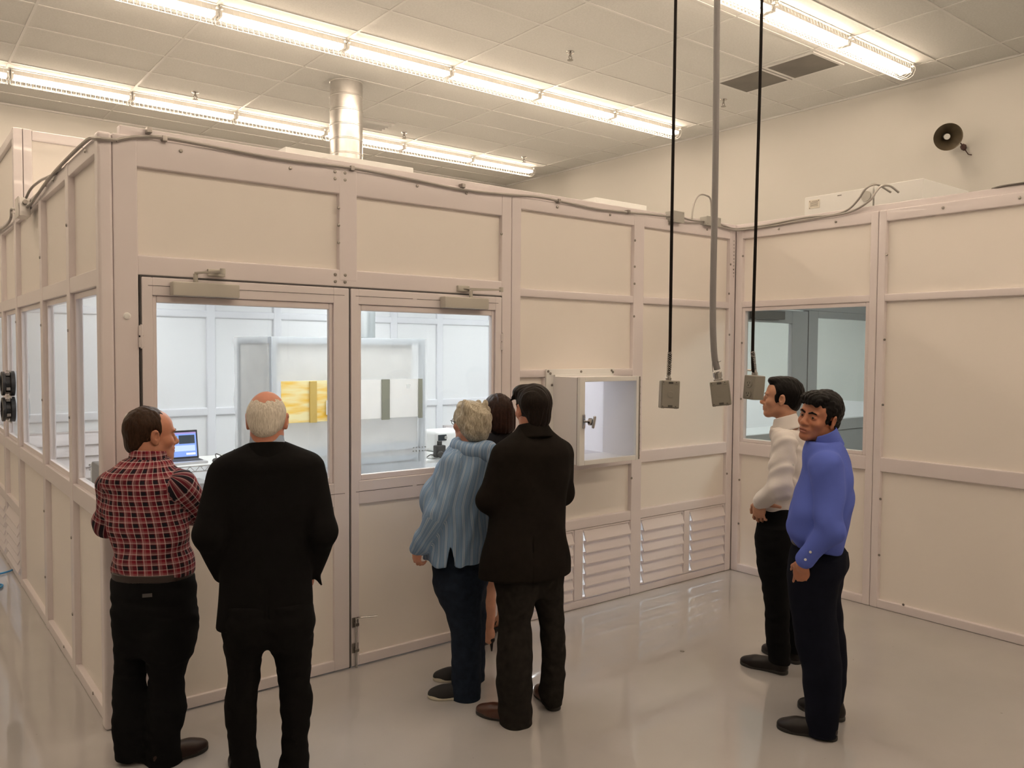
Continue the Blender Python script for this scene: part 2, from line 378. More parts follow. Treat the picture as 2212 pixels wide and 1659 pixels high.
# partition between cleanroom and anteroom (continues the front plane): door and window seen through the wing window
wp = st(empty('wall_anteroom_partition', (W, 0, 0)))
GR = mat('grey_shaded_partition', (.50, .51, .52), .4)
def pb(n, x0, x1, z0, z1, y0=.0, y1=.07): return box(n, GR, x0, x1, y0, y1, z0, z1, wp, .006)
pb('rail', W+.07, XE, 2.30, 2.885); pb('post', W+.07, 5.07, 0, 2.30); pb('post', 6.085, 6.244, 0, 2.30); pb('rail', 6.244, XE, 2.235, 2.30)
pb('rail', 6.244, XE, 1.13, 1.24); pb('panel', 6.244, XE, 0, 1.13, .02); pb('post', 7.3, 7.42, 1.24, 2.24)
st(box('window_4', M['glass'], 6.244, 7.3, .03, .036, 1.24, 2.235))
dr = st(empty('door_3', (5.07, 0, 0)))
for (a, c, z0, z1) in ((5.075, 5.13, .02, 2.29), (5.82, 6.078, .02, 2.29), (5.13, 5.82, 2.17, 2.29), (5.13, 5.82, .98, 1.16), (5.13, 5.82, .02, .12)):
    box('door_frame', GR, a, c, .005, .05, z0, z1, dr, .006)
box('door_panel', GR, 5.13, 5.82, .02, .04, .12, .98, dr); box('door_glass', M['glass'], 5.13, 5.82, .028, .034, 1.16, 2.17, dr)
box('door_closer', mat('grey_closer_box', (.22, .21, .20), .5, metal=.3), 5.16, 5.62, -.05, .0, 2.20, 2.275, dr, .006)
st(box('column', M['white'], 6.36, 6.5, 1.4, 1.55, 0, 2.885, None, .01))
# ------------------------------------------------------------------ windows
def pane(name, m, x0, x1, y0, y1, z0, z1): return st(box(name, m, x0, x1, y0, y1, z0, z1))
for i, (a, c) in enumerate(ly):
    w = empty('window_%d' % (5+i), (LX, a, 1.12), kind='structure')
    for (p, q, r, s) in ((a, a+.035, 1.12, 2.21), (c-.035, c, 1.12, 2.21), (a+.034, c-.034, 1.12, 1.155), (a+.034, c-.034, 2.175, 2.21)):
        box('window_frame', M['frame'], LX+.025, LX+.06, p, q, r, s, w, .004)
    box('window_pane', M['glassl'], LX+.036, LX+.042, a+.03, c-.03, 1.15, 2.18, w)
w = empty('window_3', (W, -.6, 1.13), kind='structure'); a, c = wy[0]
for (p, q, r, s) in ((a, a+.03, 1.129, 2.281), (c-.03, c, 1.129, 2.281), (a+.029, c-.029, 1.129, 1.16), (a+.029, c-.029, 2.25, 2.281)):
    box('window_frame', M['frame'], W+.012, W+.06, p, q, r, s, w, .005)
box('window_pane', M['glassd'], W+.04, W+.046, a+.02, c-.02, 1.14, 2.27, w)
# ------------------------------------------------------------------ double doors
def door(name, x0, x1, hinge):
    d = empty(name, ((x0+x1)/2, 0, 0), kind='structure'); X0, X1 = x0+.004, x1-.004
    gx0, gx1 = X0+.052, X1-.052; gz0, gz1 = 1.12, 2.168
    if hinge < 0: gx1 = X1-.098
    Y0, Y1 = -.008, .042
    for (n, a, c, z0, z1) in (('stile', X0, gx0, .008, 2.258), ('stile', gx1, X1, .008, 2.258), ('door_rail', gx0, gx1, gz1, 2.258), ('door_rail', gx0, gx1, .98, gz0), ('door_rail', gx0, gx1, .008, .068)):
        box(n, M['door'], a-(.002 if n == 'door_rail' else 0), c+(.002 if n == 'door_rail' else 0), Y0+(.001 if n == 'door_rail' else 0), Y1, z0, z1, d, .005)
    box('door_panel', M['panel'], gx0-.01, gx1+.01, .012, .032, .058, .99, d, .003)
    # glazing bead with a sill
    for (a, c, z0, z1) in ((gx0, gx0+.022, gz0, gz1), (gx1-.022, gx1, gz0, gz1), (gx0+.021, gx1-.021, gz1-.036, gz1), (gx0+.021, gx1-.021, gz0, gz0+.034)):
        box('glazing_bead', M['door'], a, c, .006, .04, z0, z1, d, .006)
    box('door_glass', M['glass'], gx0+.015, gx1-.015, .018, .024, gz0+.02, gz1-.02, d)
    for (a, c) in ((X0+.03, X0+.42), (X0+.45, X1-.03)):           # long slots pressed into the top and middle rails
        for z in (2.215, 1.055): box('rail_groove', M['gasket'], a, c, Y0-.0006, Y0+.002, z, z+.0025, d)
    hx = x0 if hinge < 0 else x1
    for z in (.3, 1.96, 1.15):
        hb = MB(); hb.box(hx-.012, hx+.012, -.016, .0, z-.055, z-.004, .003); hb.box(hx-.012, hx+.012, -.016, .0, z+.004, z+.055, .003); hb.tube([(hx, -.014, z-.06), (hx, -.014, z+.06)], .006, 8)
        hb.build('hinge', M['door'], d, True)
    return d
d1 = door('door_1', .143, 1.287, -1); d2 = door('door_2', 1.291, 2.411, 1)
gs = MB(); gs.box(.138, .146, .0, .03, 0, 2.266); gs.box(2.408, 2.414, .0, .03, 0, 2.266); gs.box(.14, 2.412, .002, .03, 2.258, 2.268); gs.box(1.286, 1.292, .002, .03, 0, 2.26)
gs.build('gap_seal', M['gasket'], wf)
def closer(par, x0, x1, arm):
    c = MB(); c.box(x0, x1, -.068, -.008, 2.168, 2.240, .006, 2); o = c.build('door_closer', M['closer'], par, True); o['label'] = 'silver door closer with folding arm'
    a = MB(); p0, p1, p2, p3 = arm
    a.tube([p0, (p0[0], p0[1], p0[2]+.05)], .012, 10)
    for (u, v) in ((p1, p2), (p2, p3)):
        u, v = Vector(u), Vector(v); dd = (v-u).normalized(); n = dd.cross(Vector((0, 0, 1))).normalized()*.012
        a.poly([u-n, v-n, v+n, u+n], (0, 0, .009))
    a.tube([(p2[0], p2[1], p2[2]-.008), (p2[0], p2[1], p2[2]+.02)], .014, 10)
    a.box(p3[0]-.045, p3[0]+.045, -.02, .004, p3[2]-.016, p3[2]+.022, .004)
    a.build('closer_arm', M['closer'], o, True)
closer(d1, .281, .619, [(.40, -.04, 2.235), (.40, -.04, 2.285), (.50, -.155, 2.29), (.515, -.01, 2.296)])
closer(d2, 1.913, 2.256, [(2.13, -.04, 2.235), (2.13, -.04, 2.285), (2.30, -.14, 2.29), (2.09, -.01, 2.296)])
# floor bolt on the right-hand leaf
fb = empty('floor_bolt', (1.315, -.008, 0), 'steel cane bolt at the foot of the right door leaf', 'bolt')
b = MB(); b.tube([(1.317, -.026, .004), (1.317, -.026, .30)], .007, 10); b.tube(smooth_path([(1.317, -.026, .297), (1.322, -.03, .306), (1.36, -.05, .308), (1.43, -.075, .308)], 4), .007, 8)
b.build('rod', M['chrome'], fb, True)
for z in (.09, .245): MB().box(1.296, 1.338, -.014, -.008, z, z+.06, .003).box(1.304, 1.331, -.04, -.01, z+.012, z+.03, .004).build('bracket', M['steel'], fb, True)
# ------------------------------------------------------------------ screws
sm = MB().lathe([(0, .0095), (.004, .009), (.0055, .006)], (0, 0, 0), (0, -1, 0), 10)
sproto = sm.build('screw', M['steel'], None, True)
def screw_at(par, p, rot=None, keep=[True]):
    if keep[0]: o = sproto; keep[0] = False
    else: o = sproto.copy(); COL.objects.link(o)
    o.parent = par; o.location = Vector(p)-wloc(par)
    if rot: o.rotation_euler = rot
for p in [(.345, 2.91), (.93, 2.905), (1.75, 2.915), (2.12, 2.915), (2.9, 2.915), (3.42, 2.915), (4.08, 2.915), (4.55, 2.915), (1.22, 2.72), (1.22, 2.62), (1.22, 2.52), (2.405, 2.68), (3.69, 2.75), (3.69, 2.55), (3.69, 2.42), (3.69, 2.17), (3.685, .92), (4.87, 2.65), (4.87, 2.05), (4.87, 1.62), (4.87, .85), (4.855, 2.4)]:
    screw_at(wf, (p[0], .0, p[1]))
for x0 in (1.20, 1.262):
    for z in (2.885, 2.925, 2.295, 2.335): screw_at(wf, (x0, .002, z))
for (yy, z) in [(-.075, 2.72), (-.08, 1.98), (-.082, 1.5), (-.08, .8), (-.08, .42), (-.42, 2.91), (-.92, 2.91), (-1.33, 2.62), (-1.33, 2.0), (-1.33, 1.52), (-1.33, .82), (-1.33, .4), (-1.72, 2.91), (-2.2, 2.91), (-.3, .075), (-1.0, .075), (-1.52, .075)]:
    screw_at(wr, (W-.001, yy, z), (0, 0, -PI/2))
for (yy, z) in [(.9, 2.6), (1.87, 2.5), (1.87, 2.05), (.9, 2.0), (3.1, 2.1), (1.87, 1.55), (.9, 1.5), (.9, .8), (1.87, .8), (.9, .35), (1.87, .35), (.35, .07), (1.2, .07), (.35, 2.915), (1.3, 2.915), (2.4, 2.915), (3.4, 2.915)]:
    screw_at(ws, (LX-.001, yy, z), (0, 0, -PI/2))
# big cap plugs on the corner column
for z in (2.06, 1.56): MB().lathe([(0, .018), (.006, .016), (.009, .008)], (.08, .0, z), (0, -1, 0), 16).build('cap_plug', M['white'], wf, True)
# ------------------------------------------------------------------ louvres
def louvre(loc, w, z0, z1, lab, rotz=0.0, nb=6):
    t = empty('louvre_vent', (0, 0, 0), lab, 'louvre vent', 'white louvre vents low on the cleanroom walls')
    b = MB(); b.box(0, .012, 0, .04, z0, z1, .002); b.box(w-.012, w, 0, .04, z0, z1, .002); b.box(.012, w-.012, 0, .04, z1-.014, z1, .002); b.box(.012, w-.012, 0, .04, z0, z0+.014, .002)
    b.build('louvre_frame', M['frame'], t, True)
    hgt = (z1-z0-.03)/nb
    for k in range(nb):
        zt = z1-.015-hgt*k
        q = [(0, .028, zt-.002), (0, .018, zt-.006), (0, -.022, zt-hgt-.006), (0, -.025, zt-hgt+.004), (0, .010, zt+.002)]
        MB().poly([(.024, p[1], p[2]) for p in q], (w-.040-(.006 if k % 2 else .0), 0, 0)).build('slat', M['frame'], t, True)
    t.location = loc; t.rotation_euler = (0, 0, rotz); return t
for x0, w, lab in [(2.583, .515, 'louvre vent in the front wall mostly hidden behind the dark jacket'), (3.179, .513, 'louvre vent just right of the man in the dark jacket'),
                   (3.80, .52, 'left louvre vent of the pair nearest the inner corner'), (4.388, .472, 'right louvre vent of the pair, in the inner corner')]:
    louvre((x0, .012, 0), w, .062, .588, lab)
louvre((LX+.012, 3.93, 0), .775, .067, .543, 'louvre vent low on the left side wall, by the blue cable', -PI/2)
louvre((LX+.012, 4.94, 0), .88, .067, .543, 'farthest louvre vent low on the left side wall', -PI/2)
louvre((5.62, D-.02, 0), .62, .2, .80, 'louvre vent inside the cleanroom, behind the white instrument')
louvre((.25, D-.02, 0), .9, .2, .98, 'louvre vent inside the cleanroom seen through the side windows')
# ------------------------------------------------------------------ soft-body modelling: distance fields meshed by surface nets
F32 = np.float32
def V3(*a): return np.array(a, F32)
def smin(a, b, k):
    if k <= 0: return np.minimum(a, b)
    h = np.maximum(k-np.abs(a-b), 0)/k
    return np.minimum(a, b)-h*h*k*.25
def smax(a, b, k): return -smin(-a, -b, k)
def p_cone(a, b, ra, rb):
    a, b = V3(*a), V3(*b); ab = b-a; L2 = float(ab@ab)+1e-12
    def f(P):
        q = P-a; t = np.clip((q@ab)/L2, 0, 1); return np.linalg.norm(q-t[:, None]*ab, axis=1)-(ra+(rb-ra)*t)
    return f, (a+b)/2, float(np.sqrt(L2))/2+max(ra, rb)
def p_ell(c, r, R=None):
    c, r = V3(*c), V3(*r); Rm = None if R is None else np.array(R, F32)
    def f(P):
        q = P-c
        if Rm is not None: q = q@Rm
        k0 = np.linalg.norm(q/r, axis=1); k1 = np.linalg.norm(q/(r*r), axis=1)+1e-9
        return np.where(k0 < .05, -r.min(), k0*(k0-1)/k1)
    return f, c, float(r.max())
def p_box(c, r, rad=.01, R=None):
    c, r = V3(*c), V3(*r); Rm = None if R is None else np.array(R, F32)
    def f(P):
        q = P-c
        if Rm is not None: q = q@Rm
        q = np.abs(q)-(r-rad); return np.linalg.norm(np.maximum(q, 0), axis=1)+np.minimum(q.max(1), 0)-rad
    return f, c, float(np.linalg.norm(r))
def p_plane(n, d):
    n = V3(*n); n = n/np.linalg.norm(n)
    return (lambda P: P@n-d), V3(0, 0, 0), 9.0
def crs(z, y, zz):
    """smooth monotone-ish interpolation through the rows"""
    m = np.gradient(y, z); i = np.clip(np.searchsorted(z, zz)-1, 0, len(z)-2); h = z[i+1]-z[i]; t = np.clip((zz-z[i])/h, 0, 1)
    return (2*t**3-3*t*t+1)*y[i]+(t**3-2*t*t+t)*h*m[i]+(-2*t**3+3*t*t)*y[i+1]+(t**3-t*t)*h*m[i+1]
def p_loft(rings, cap=.02, grow=0.0):
    """rings: (z, cx, cy, half width, half depth, turn, exponent)"""
    A = np.array(sorted(rings), float); z = A[:, 0]; zz = np.linspace(z[0], z[-1], 160); T = [crs(z, A[:, j], zz) for j in range(1, 7)]
    z0, z1 = z[0]-grow*.3, z[-1]+grow*.3
    def f(P):
        Z = P[:, 2]; cx, cy, a, b, ro, n = [np.interp(Z, zz, t).astype(F32) for t in T]
        a = np.maximum(a+grow, .004); b = np.maximum(b+grow, .004)
        x = P[:, 0]-cx; y = P[:, 1]-cy; co_, si = np.cos(ro), np.sin(ro); u = np.abs(x*co_-y*si)+1e-6; v = np.abs(x*si+y*co_)+1e-6
        k0 = ((u/a)**n+(v/b)**n)**(1/n); rho = np.sqrt(u*u+v*v)
        d = np.where(k0 < 1, (k0-1)*np.minimum(a, b), rho*(1-1/np.maximum(k0, 1e-4)))*.9
        return smax(d, np.maximum(z0-Z, Z-z1), cap)
    c = V3(A[:, 1].mean(), A[:, 2].mean(), (z0+z1)/2); r = float(np.sqrt(((z1-z0)/2)**2+(A[:, 3:5].max()+grow+np.ptp(A[:, 1])+np.ptp(A[:, 2]))**2))
    return f, c, r
def wrinkle(amp, fr, seed, zs=1.0, n=5):
    rs = np.random.RandomState(seed); K = [(rs.normal(size=3)*fr*np.array([1, 1, zs]), rs.uniform(0, 6.28), rs.uniform(.5, 1)) for _ in range(n)]
    def g(P):
        o = 0
        for k, ph, w in K:
            q = P@k.astype(F32)+ph; o = o+w*np.sin(q+.8*np.sin(q*.53+1.3))
        return o*(amp/n*1.6)
    return g
class Soft:
    def __init__(s): s.ops = []; s.disp = []
    def add(s, prim, k=.02): s.ops.append(('u', k, prim)); return s
    def sub(s, prim, k=.01): s.ops.append(('s', k, prim)); return s
    def cut(s, prim, k=.005): s.ops.append(('i', k, prim)); return s
    def bump(s, g): s.disp.append(g); return s
    def __call__(s, P):
        d = np.full(len(P), 9.0, F32)
        for op, k, (f, c, r) in s.ops:
            if op == 'i': d = smax(d, f(P), k); continue
            lb = np.linalg.norm(P-c, axis=1)-r
            m = lb < (d+k if op == 'u' else k-d)
            if not m.any(): continue
            e = f(P[m])
            d[m] = smin(d[m], e, k) if op == 'u' else smax(d[m], -e, k)
        for g in s.disp:
            m = np.abs(d) < .06
            if m.any(): d[m] += g(P[m])
        return d
    def bounds(s):
        lo = np.full(3, 9.0); hi = -lo
        for op, k, (f, c, r) in s.ops:
            if op == 'u': lo = np.minimum(lo, c-r-.02); hi = np.maximum(hi, c+r+.02)
        return lo, hi
def surface(f, h, lo=None, hi=None):
    if lo is None: lo, hi = f.bounds()
    lo = np.asarray(lo, float)-2*h; Q = 4
    nc = np.ceil((np.asarray(hi)+2*h-lo)/(h*Q)).astype(int)
    g = [np.arange(n+1)*h*Q+lo[i] for i, n in enumerate(nc)]
    C = np.stack(np.meshgrid(*g, indexing='ij'), -1).reshape(-1, 3).astype(F32)
    dc = f(C).reshape(nc+1)
    act = np.zeros(nc, bool); thr = 6.2*h
    for i in (0, 1):
        for j in (0, 1):
            for k in (0, 1): act |= np.abs(dc[i:nc[0]+i, j:nc[1]+j, k:nc[2]+k]) < thr
    nf = nc*Q+1
    D = np.repeat(np.repeat(np.repeat(dc, Q, 0), Q, 1), Q, 2)[:nf[0], :nf[1], :nf[2]].astype(F32)
    msk = np.zeros(nf, bool); ii = np.argwhere(act)
    off = np.stack(np.meshgrid(*[np.arange(Q+1)]*3, indexing='ij'), -1).reshape(-1, 3)
    pts = (ii[:, None, :]*Q+off[None]).reshape(-1, 3); msk[pts[:, 0], pts[:, 1], pts[:, 2]] = True
    idx = np.argwhere(msk); X = (idx*h+lo).astype(F32); val = np.empty(len(X), F32)
    for a in range(0, len(X), 400000): val[a:a+400000] = f(X[a:a+400000])
    D[msk] = val
    S = D < 0
    cnt = sum(S[i:nf[0]-1+i, j:nf[1]-1+j, k:nf[2]-1+k].astype(np.int8) for i in (0, 1) for j in (0, 1) for k in (0, 1))
    cells = np.argwhere((cnt > 0) & (cnt < 8)); vid = np.full(nf-1, -1, np.int32); vid[cells[:, 0], cells[:, 1], cells[:, 2]] = np.arange(len(cells))
    cor = np.array([(i, j, k) for i in (0, 1) for j in (0, 1) for k in (0, 1)])
    cv = np.stack([D[cells[:, 0]+a, cells[:, 1]+b, cells[:, 2]+c] for a, b, c in cor], 1)
    acc = np.zeros((len(cells), 3)); num = np.zeros(len(cells))
    for a in range(8):
        for b in range(a+1, 8):
            if np.abs(cor[a]-cor[b]).sum() != 1: continue
            m = (cv[:, a] < 0) != (cv[:, b] < 0); t = np.where(m, cv[:, a]/np.where(m, cv[:, a]-cv[:, b], 1), 0)
            acc += np.where(m[:, None], cor[a]+(cor[b]-cor[a])*t[:, None], 0); num += m
    V = ((cells+acc/num[:, None])*h+lo).astype(F32)
    e = h*.5
    for _ in range(2):
        d = f(V); G = np.stack([f(V+np.eye(3, dtype=F32)[i]*F32(e))-f(V-np.eye(3, dtype=F32)[i]*F32(e)) for i in range(3)], 1)/(2*e)
        n2 = np.maximum((G*G).sum(1), .3); V = V-np.clip(d/n2, -h*.5, h*.5)[:, None]*G
    Fs = []
    for ax in range(3):
        sl = [slice(0, None)]*3; s0 = [slice(None)]*3; s1 = [slice(None)]*3; s0[ax] = slice(0, -1); s1[ax] = slice(1, None)
        A, B = S[tuple(s0)], S[tuple(s1)]; E = np.argwhere(A != B); o1, o2 = (ax+1) % 3, (ax+2) % 3
        E = E[(E[:, o1] > 0) & (E[:, o2] > 0) & (E[:, o1] < nf[o1]-1) & (E[:, o2] < nf[o2]-1)]
        inside = A[E[:, 0], E[:, 1], E[:, 2]]
        q = []
        for (u, v) in ((1, 1), (0, 1), (0, 0), (1, 0)):
            c = E.copy(); c[:, o1] -= u; c[:, o2] -= v; q.append(vid[c[:, 0], c[:, 1], c[:, 2]])
        q = np.stack(q, 1); q[~inside] = q[~inside][:, ::-1]; Fs.append(q)
    Fq = np.concatenate(Fs); return V, Fq[(Fq >= 0).all(1)]
def soft_mesh(name, f, h, m, parent=None, uv=None, lo=None, hi=None, mats=None, pick=None):
    V, Fq = surface(f, h, lo, hi)
    me = bpy.data.meshes.new(name); me.vertices.add(len(V)); me.vertices.foreach_set('co', V.astype(np.float32).ravel())
    me.loops.add(Fq.size); me.loops.foreach_set('vertex_index', Fq.astype(np.int32).ravel())
    me.polygons.add(len(Fq)); me.polygons.foreach_set('loop_start', np.arange(0, Fq.size, 4, dtype=np.int32))
    me.update(calc_edges=True); me.validate(); me.shade_smooth(); me.materials.append(m)
    for x in (mats or []): me.materials.append(x)
    if pick is not None and len(me.polygons) == len(Fq): me.polygons.foreach_set('material_index', pick(V[Fq].mean(1)).astype(np.int32))
    if uv is not None:
        at = me.attributes.new('weave', 'FLOAT_VECTOR', 'POINT'); at.data.foreach_set('vector', uv(V).astype(np.float32).ravel())
    o = bpy.data.objects.new(name, me); COL.objects.link(o)
    if parent is not None: o.parent = parent
    return o
def rot_to(y, z=(0, 0, 1)):
    """matrix whose columns are right, forward (y), up"""
    y = np.array(y, float); y /= np.linalg.norm(y); x = np.cross(y, z); x /= np.linalg.norm(x); return np.stack([x, y, np.cross(x, y)], 1)
class Part:
    """adds shapes given in a turned, moved and scaled frame to a Soft"""
    def __init__(s, soft, c, R, k=1.0): s.f = soft; s.c = np.array(c, float); s.R = np.array(R, float); s.k = k
    def w(s, p): return s.c+s.R@(np.array(p, float)*s.k)
    def ell(s, c, r, k=.01, op='add', R=None):
        RR = s.R if R is None else s.R@np.array(R); getattr(s.f, op)(p_ell(s.w(c), np.array(r)*s.k, RR), k); return s
    def cone(s, a, b, ra, rb, k=.01, op='add'): getattr(s.f, op)(p_cone(s.w(a), s.w(b), ra*s.k, rb*s.k), k); return s
    def box(s, c, r, rad, k=.01, op='add', R=None):
        RR = s.R if R is None else s.R@np.array(R); getattr(s.f, op)(p_box(s.w(c), np.array(r)*s.k, rad*s.k, RR), k); return s
    def plane(s, n, p, k=.004):
        n = s.R@np.array(n, float); n /= np.linalg.norm(n); s.f.cut(p_plane(n, float(n@s.w(p))), k); return s
def rx(a): c, s = math.cos(a), math.sin(a); return np.array([[1, 0, 0], [0, c, -s], [0, s, c]])
def ry(a): c, s = math.cos(a), math.sin(a); return np.array([[c, 0, s], [0, 1, 0], [-s, 0, c]])
def rz(a): c, s = math.cos(a), math.sin(a); return np.array([[c, -s, 0], [s, c, 0], [0, 0, 1]])
def hand(f, w, d, pn, side, curl=.5, spread=.10, k=1.0, thumb=.5):
    """palm and five bent fingers; w wrist, d towards fingertips, pn out of the palm, side +1 right hand -1 left"""
    d = np.array(d, float); d /= np.linalg.norm(d); pn = np.array(pn, float); pn -= d*(d@pn); pn /= np.linalg.norm(pn)
    x = np.cross(d, pn)*side     # towards the thumb
    H = Part(f, w, np.stack([x, d, pn], 1), k)
    H.cone((0, -.03, 0), (0, .02, 0), .026, .026, .012); H.ell((.002, .052, 0), (.040, .050, .0165), .012); H.ell((.022, .035, .008), (.018, .03, .014), .012)
    for i, (fx, L, r) in enumerate(((.028, .072, .0088), (.009, .080, .0092), (-.011, .074, .0088), (-.029, .060, .0078))):
        p = np.array([fx, .088-.006*abs(i-1.3), 0.]); a = -.05; sp = (1.3-i)*spread
        for j, (fr, rr) in enumerate(((.45, 1.0), (.31, .92), (.24, .84))):
            a += curl*(.75, 1.0, .7)[j]*(1+.08*i); q = p+L*fr*np.array([math.sin(sp)*math.cos(a), math.cos(a)*math.cos(sp), math.sin(a)])
            H.cone(p, q, r*rr, r*rr*.93, .004); p = q
    p = np.array([.034, .022, .008])
    for L, r, dx, up in ((.036, .0125, .62-.3*thumb, .30+.5*thumb), (.032, .0105, .32-.5*thumb, .25+.5*thumb), (.024, .0095, .15-.5*thumb, .2+.4*thumb)):
        v = np.array([dx, .75, up]); v /= np.linalg.norm(v); q = p+v*L; H.cone(p, q, r, r*.92, .006); p = q
def head(f, c, R, k=1.0, fem=0.0, jaw=1.0, nose=1.0, open_=0.0, ear=.031, brow=1.0, nlen=1.0, nproj=1.0):
    """skull, face and ears; frame: x right, y forward, z up, eyes at z=0"""
    H = Part(f, c, R, k)
    H.ell((0, -.018, .030), (.0755, .095, .089), .01)                         # cranium
    H.ell((0, .040, .030), (.060, .042, .050), .04)                           # forehead
    H.ell((0, .030, -.045), (.0575*jaw, .058, .070), .035)                    # mid face
    H.cone((-.045*jaw, .000, -.066), (-.012, .068, -.098), .020, .016, .03); H.cone((.045*jaw, .000, -.066), (.012, .068, -.098), .020, .016, .03)
    H.ell((0, .077, -.1), (.022*jaw, .017, .016), .02)                        # chin
    for s in (-1, 1):
        H.ell((s*.043, .058, -.030), (.022, .024, .020), .025)                # cheekbone
        H.ell((s*.030, .080-.003*(1-brow), .020), (.026, .012*brow+.004*(1-brow), .0075), .016)                # brow
        H.ell((s*.033, .098+.003*(1-brow), -.002), (.020, .016, .0125), .014, 'sub')        # socket
        H.ell((s*.0325, .0765, .0000), (.0175, .0135, .0125), .004)           # lids
        H.ell((s*.0325, .0895, -.0005), (.0125, .0062, .0042), .003, 'sub')   # lid opening
        H.ell((s*.012*nose, .096-.004*(1-nproj), -.041*nlen), (.0085*nose, .010, .007), .008)          # nostril wing
    H.cone((0, .086, .006), (0, .086+.024*nproj, -.032*nlen), .0085, .0115*nose, .014); H.ell((0, .087+.024*nproj, -.035*nlen), (.0115*nose, .011, .010), .008)
    for s in (-1, 1): H.ell((s*.0065*nose, .082+.024*nproj, -.035*nlen-.0115), (.0035, .006, .004), .002, 'sub')
    H.ell((0, .082, -.064), (.030, .020, .020), .016)                         # muzzle
    H.ell((0, .0965, -.0625+open_*.3), (.0215, .0075, .0052), .006); H.ell((0, .0955, -.0745-open_), (.0195, .008, .0062), .006)
    H.ell((0, .106, -.0685-open_*.4), (.023, .010, .0012+open_*.6), .004, 'sub')
    if ear:
        for s in (-1, 1):
            E = rz(-s*.35)@ry(s*.12)
            H.ell((s*.081, -.012, -.006), (.0080, ear*.61, ear), .004, R=E); H.ell((s*.088, -.007, -.003), (.0055, ear*.35, ear*.53), .004, 'sub', R=E); H.ell((s*.079, -.004, -.034), (.006, .009, .009), .006)
    return H
def eyes(par, c, R, k, m_w, m_i, gaze=(0, 1, 0)):
    for s in (-1, 1):
        p = np.array(c)+R@(np.array([s*.0325, .0760, -.0005])*k); g = np.array(gaze, float); g /= np.linalg.norm(g); g = R@g
        b = MB(); bmesh.ops.create_uvsphere(b.bm, u_segments=20, v_segments=14, radius=.0122*k, matrix=Matrix.Translation(Vector(p)))
        o = b.build('eyeball', m_w, None, 'all'); o.parent = par
        q = Vector(p+g*.0095*k); b = MB(); b.lathe([(0, .0062*k), (.0022*k, .0058*k), (.0030*k, .003*k)], q, Vector(g), 20); i = b.build('iris', m_i, None, True); i.parent = o
def shoe(par, name, heel, toe, m, m_sole, w=.046, hgt=.085, h=.005, soleh=.022, heelh=.0, pointy=1.0):
    """heel and toe on the floor in the person's frame"""
    a = np.array([*heel, 0.]); b = np.array([*toe, 0.]); L = np.linalg.norm(b-a); y = (b-a)/L; R = rot_to(y); f = Soft(); S = Part(f, a, R)
    S.cone((0, .045, .05), (0, .055, hgt+.02), .036, .034, .02); S.cone((0, .045, .032), (0, L*.68, .026), .036, w-.004, .03); S.ell((0, L*.74, .022), (w, L*.27, .036), .03); S.cone((0, .06, .07), (0, L*.6, .04), .03, .024, .03)
    S.ell((0, L-.055, .02), (w*.82*pointy, .058, .028), .02)
    f.cut(p_plane((0, 0, -1), -.012), .004)
    o = soft_mesh(name, f, h, m, par)
    g = Soft(); S = Part(g, a, R); S.cone((0, .042, .01), (0, L*.45, .01), .039, .036, .02); S.ell((0, L*.72, .01), (w+.003, L*.275, .05), .03); S.ell((0, L-.052, .01), ((w+.003)*.82*pointy, .058, .05), .02)
    g.cut(p_plane((0, 0, -1), 0.0), .002); g.cut(p_plane((0, 0, 1), soleh), .003)
    soft_mesh('sole', g, h, m_sole, o)
    return o
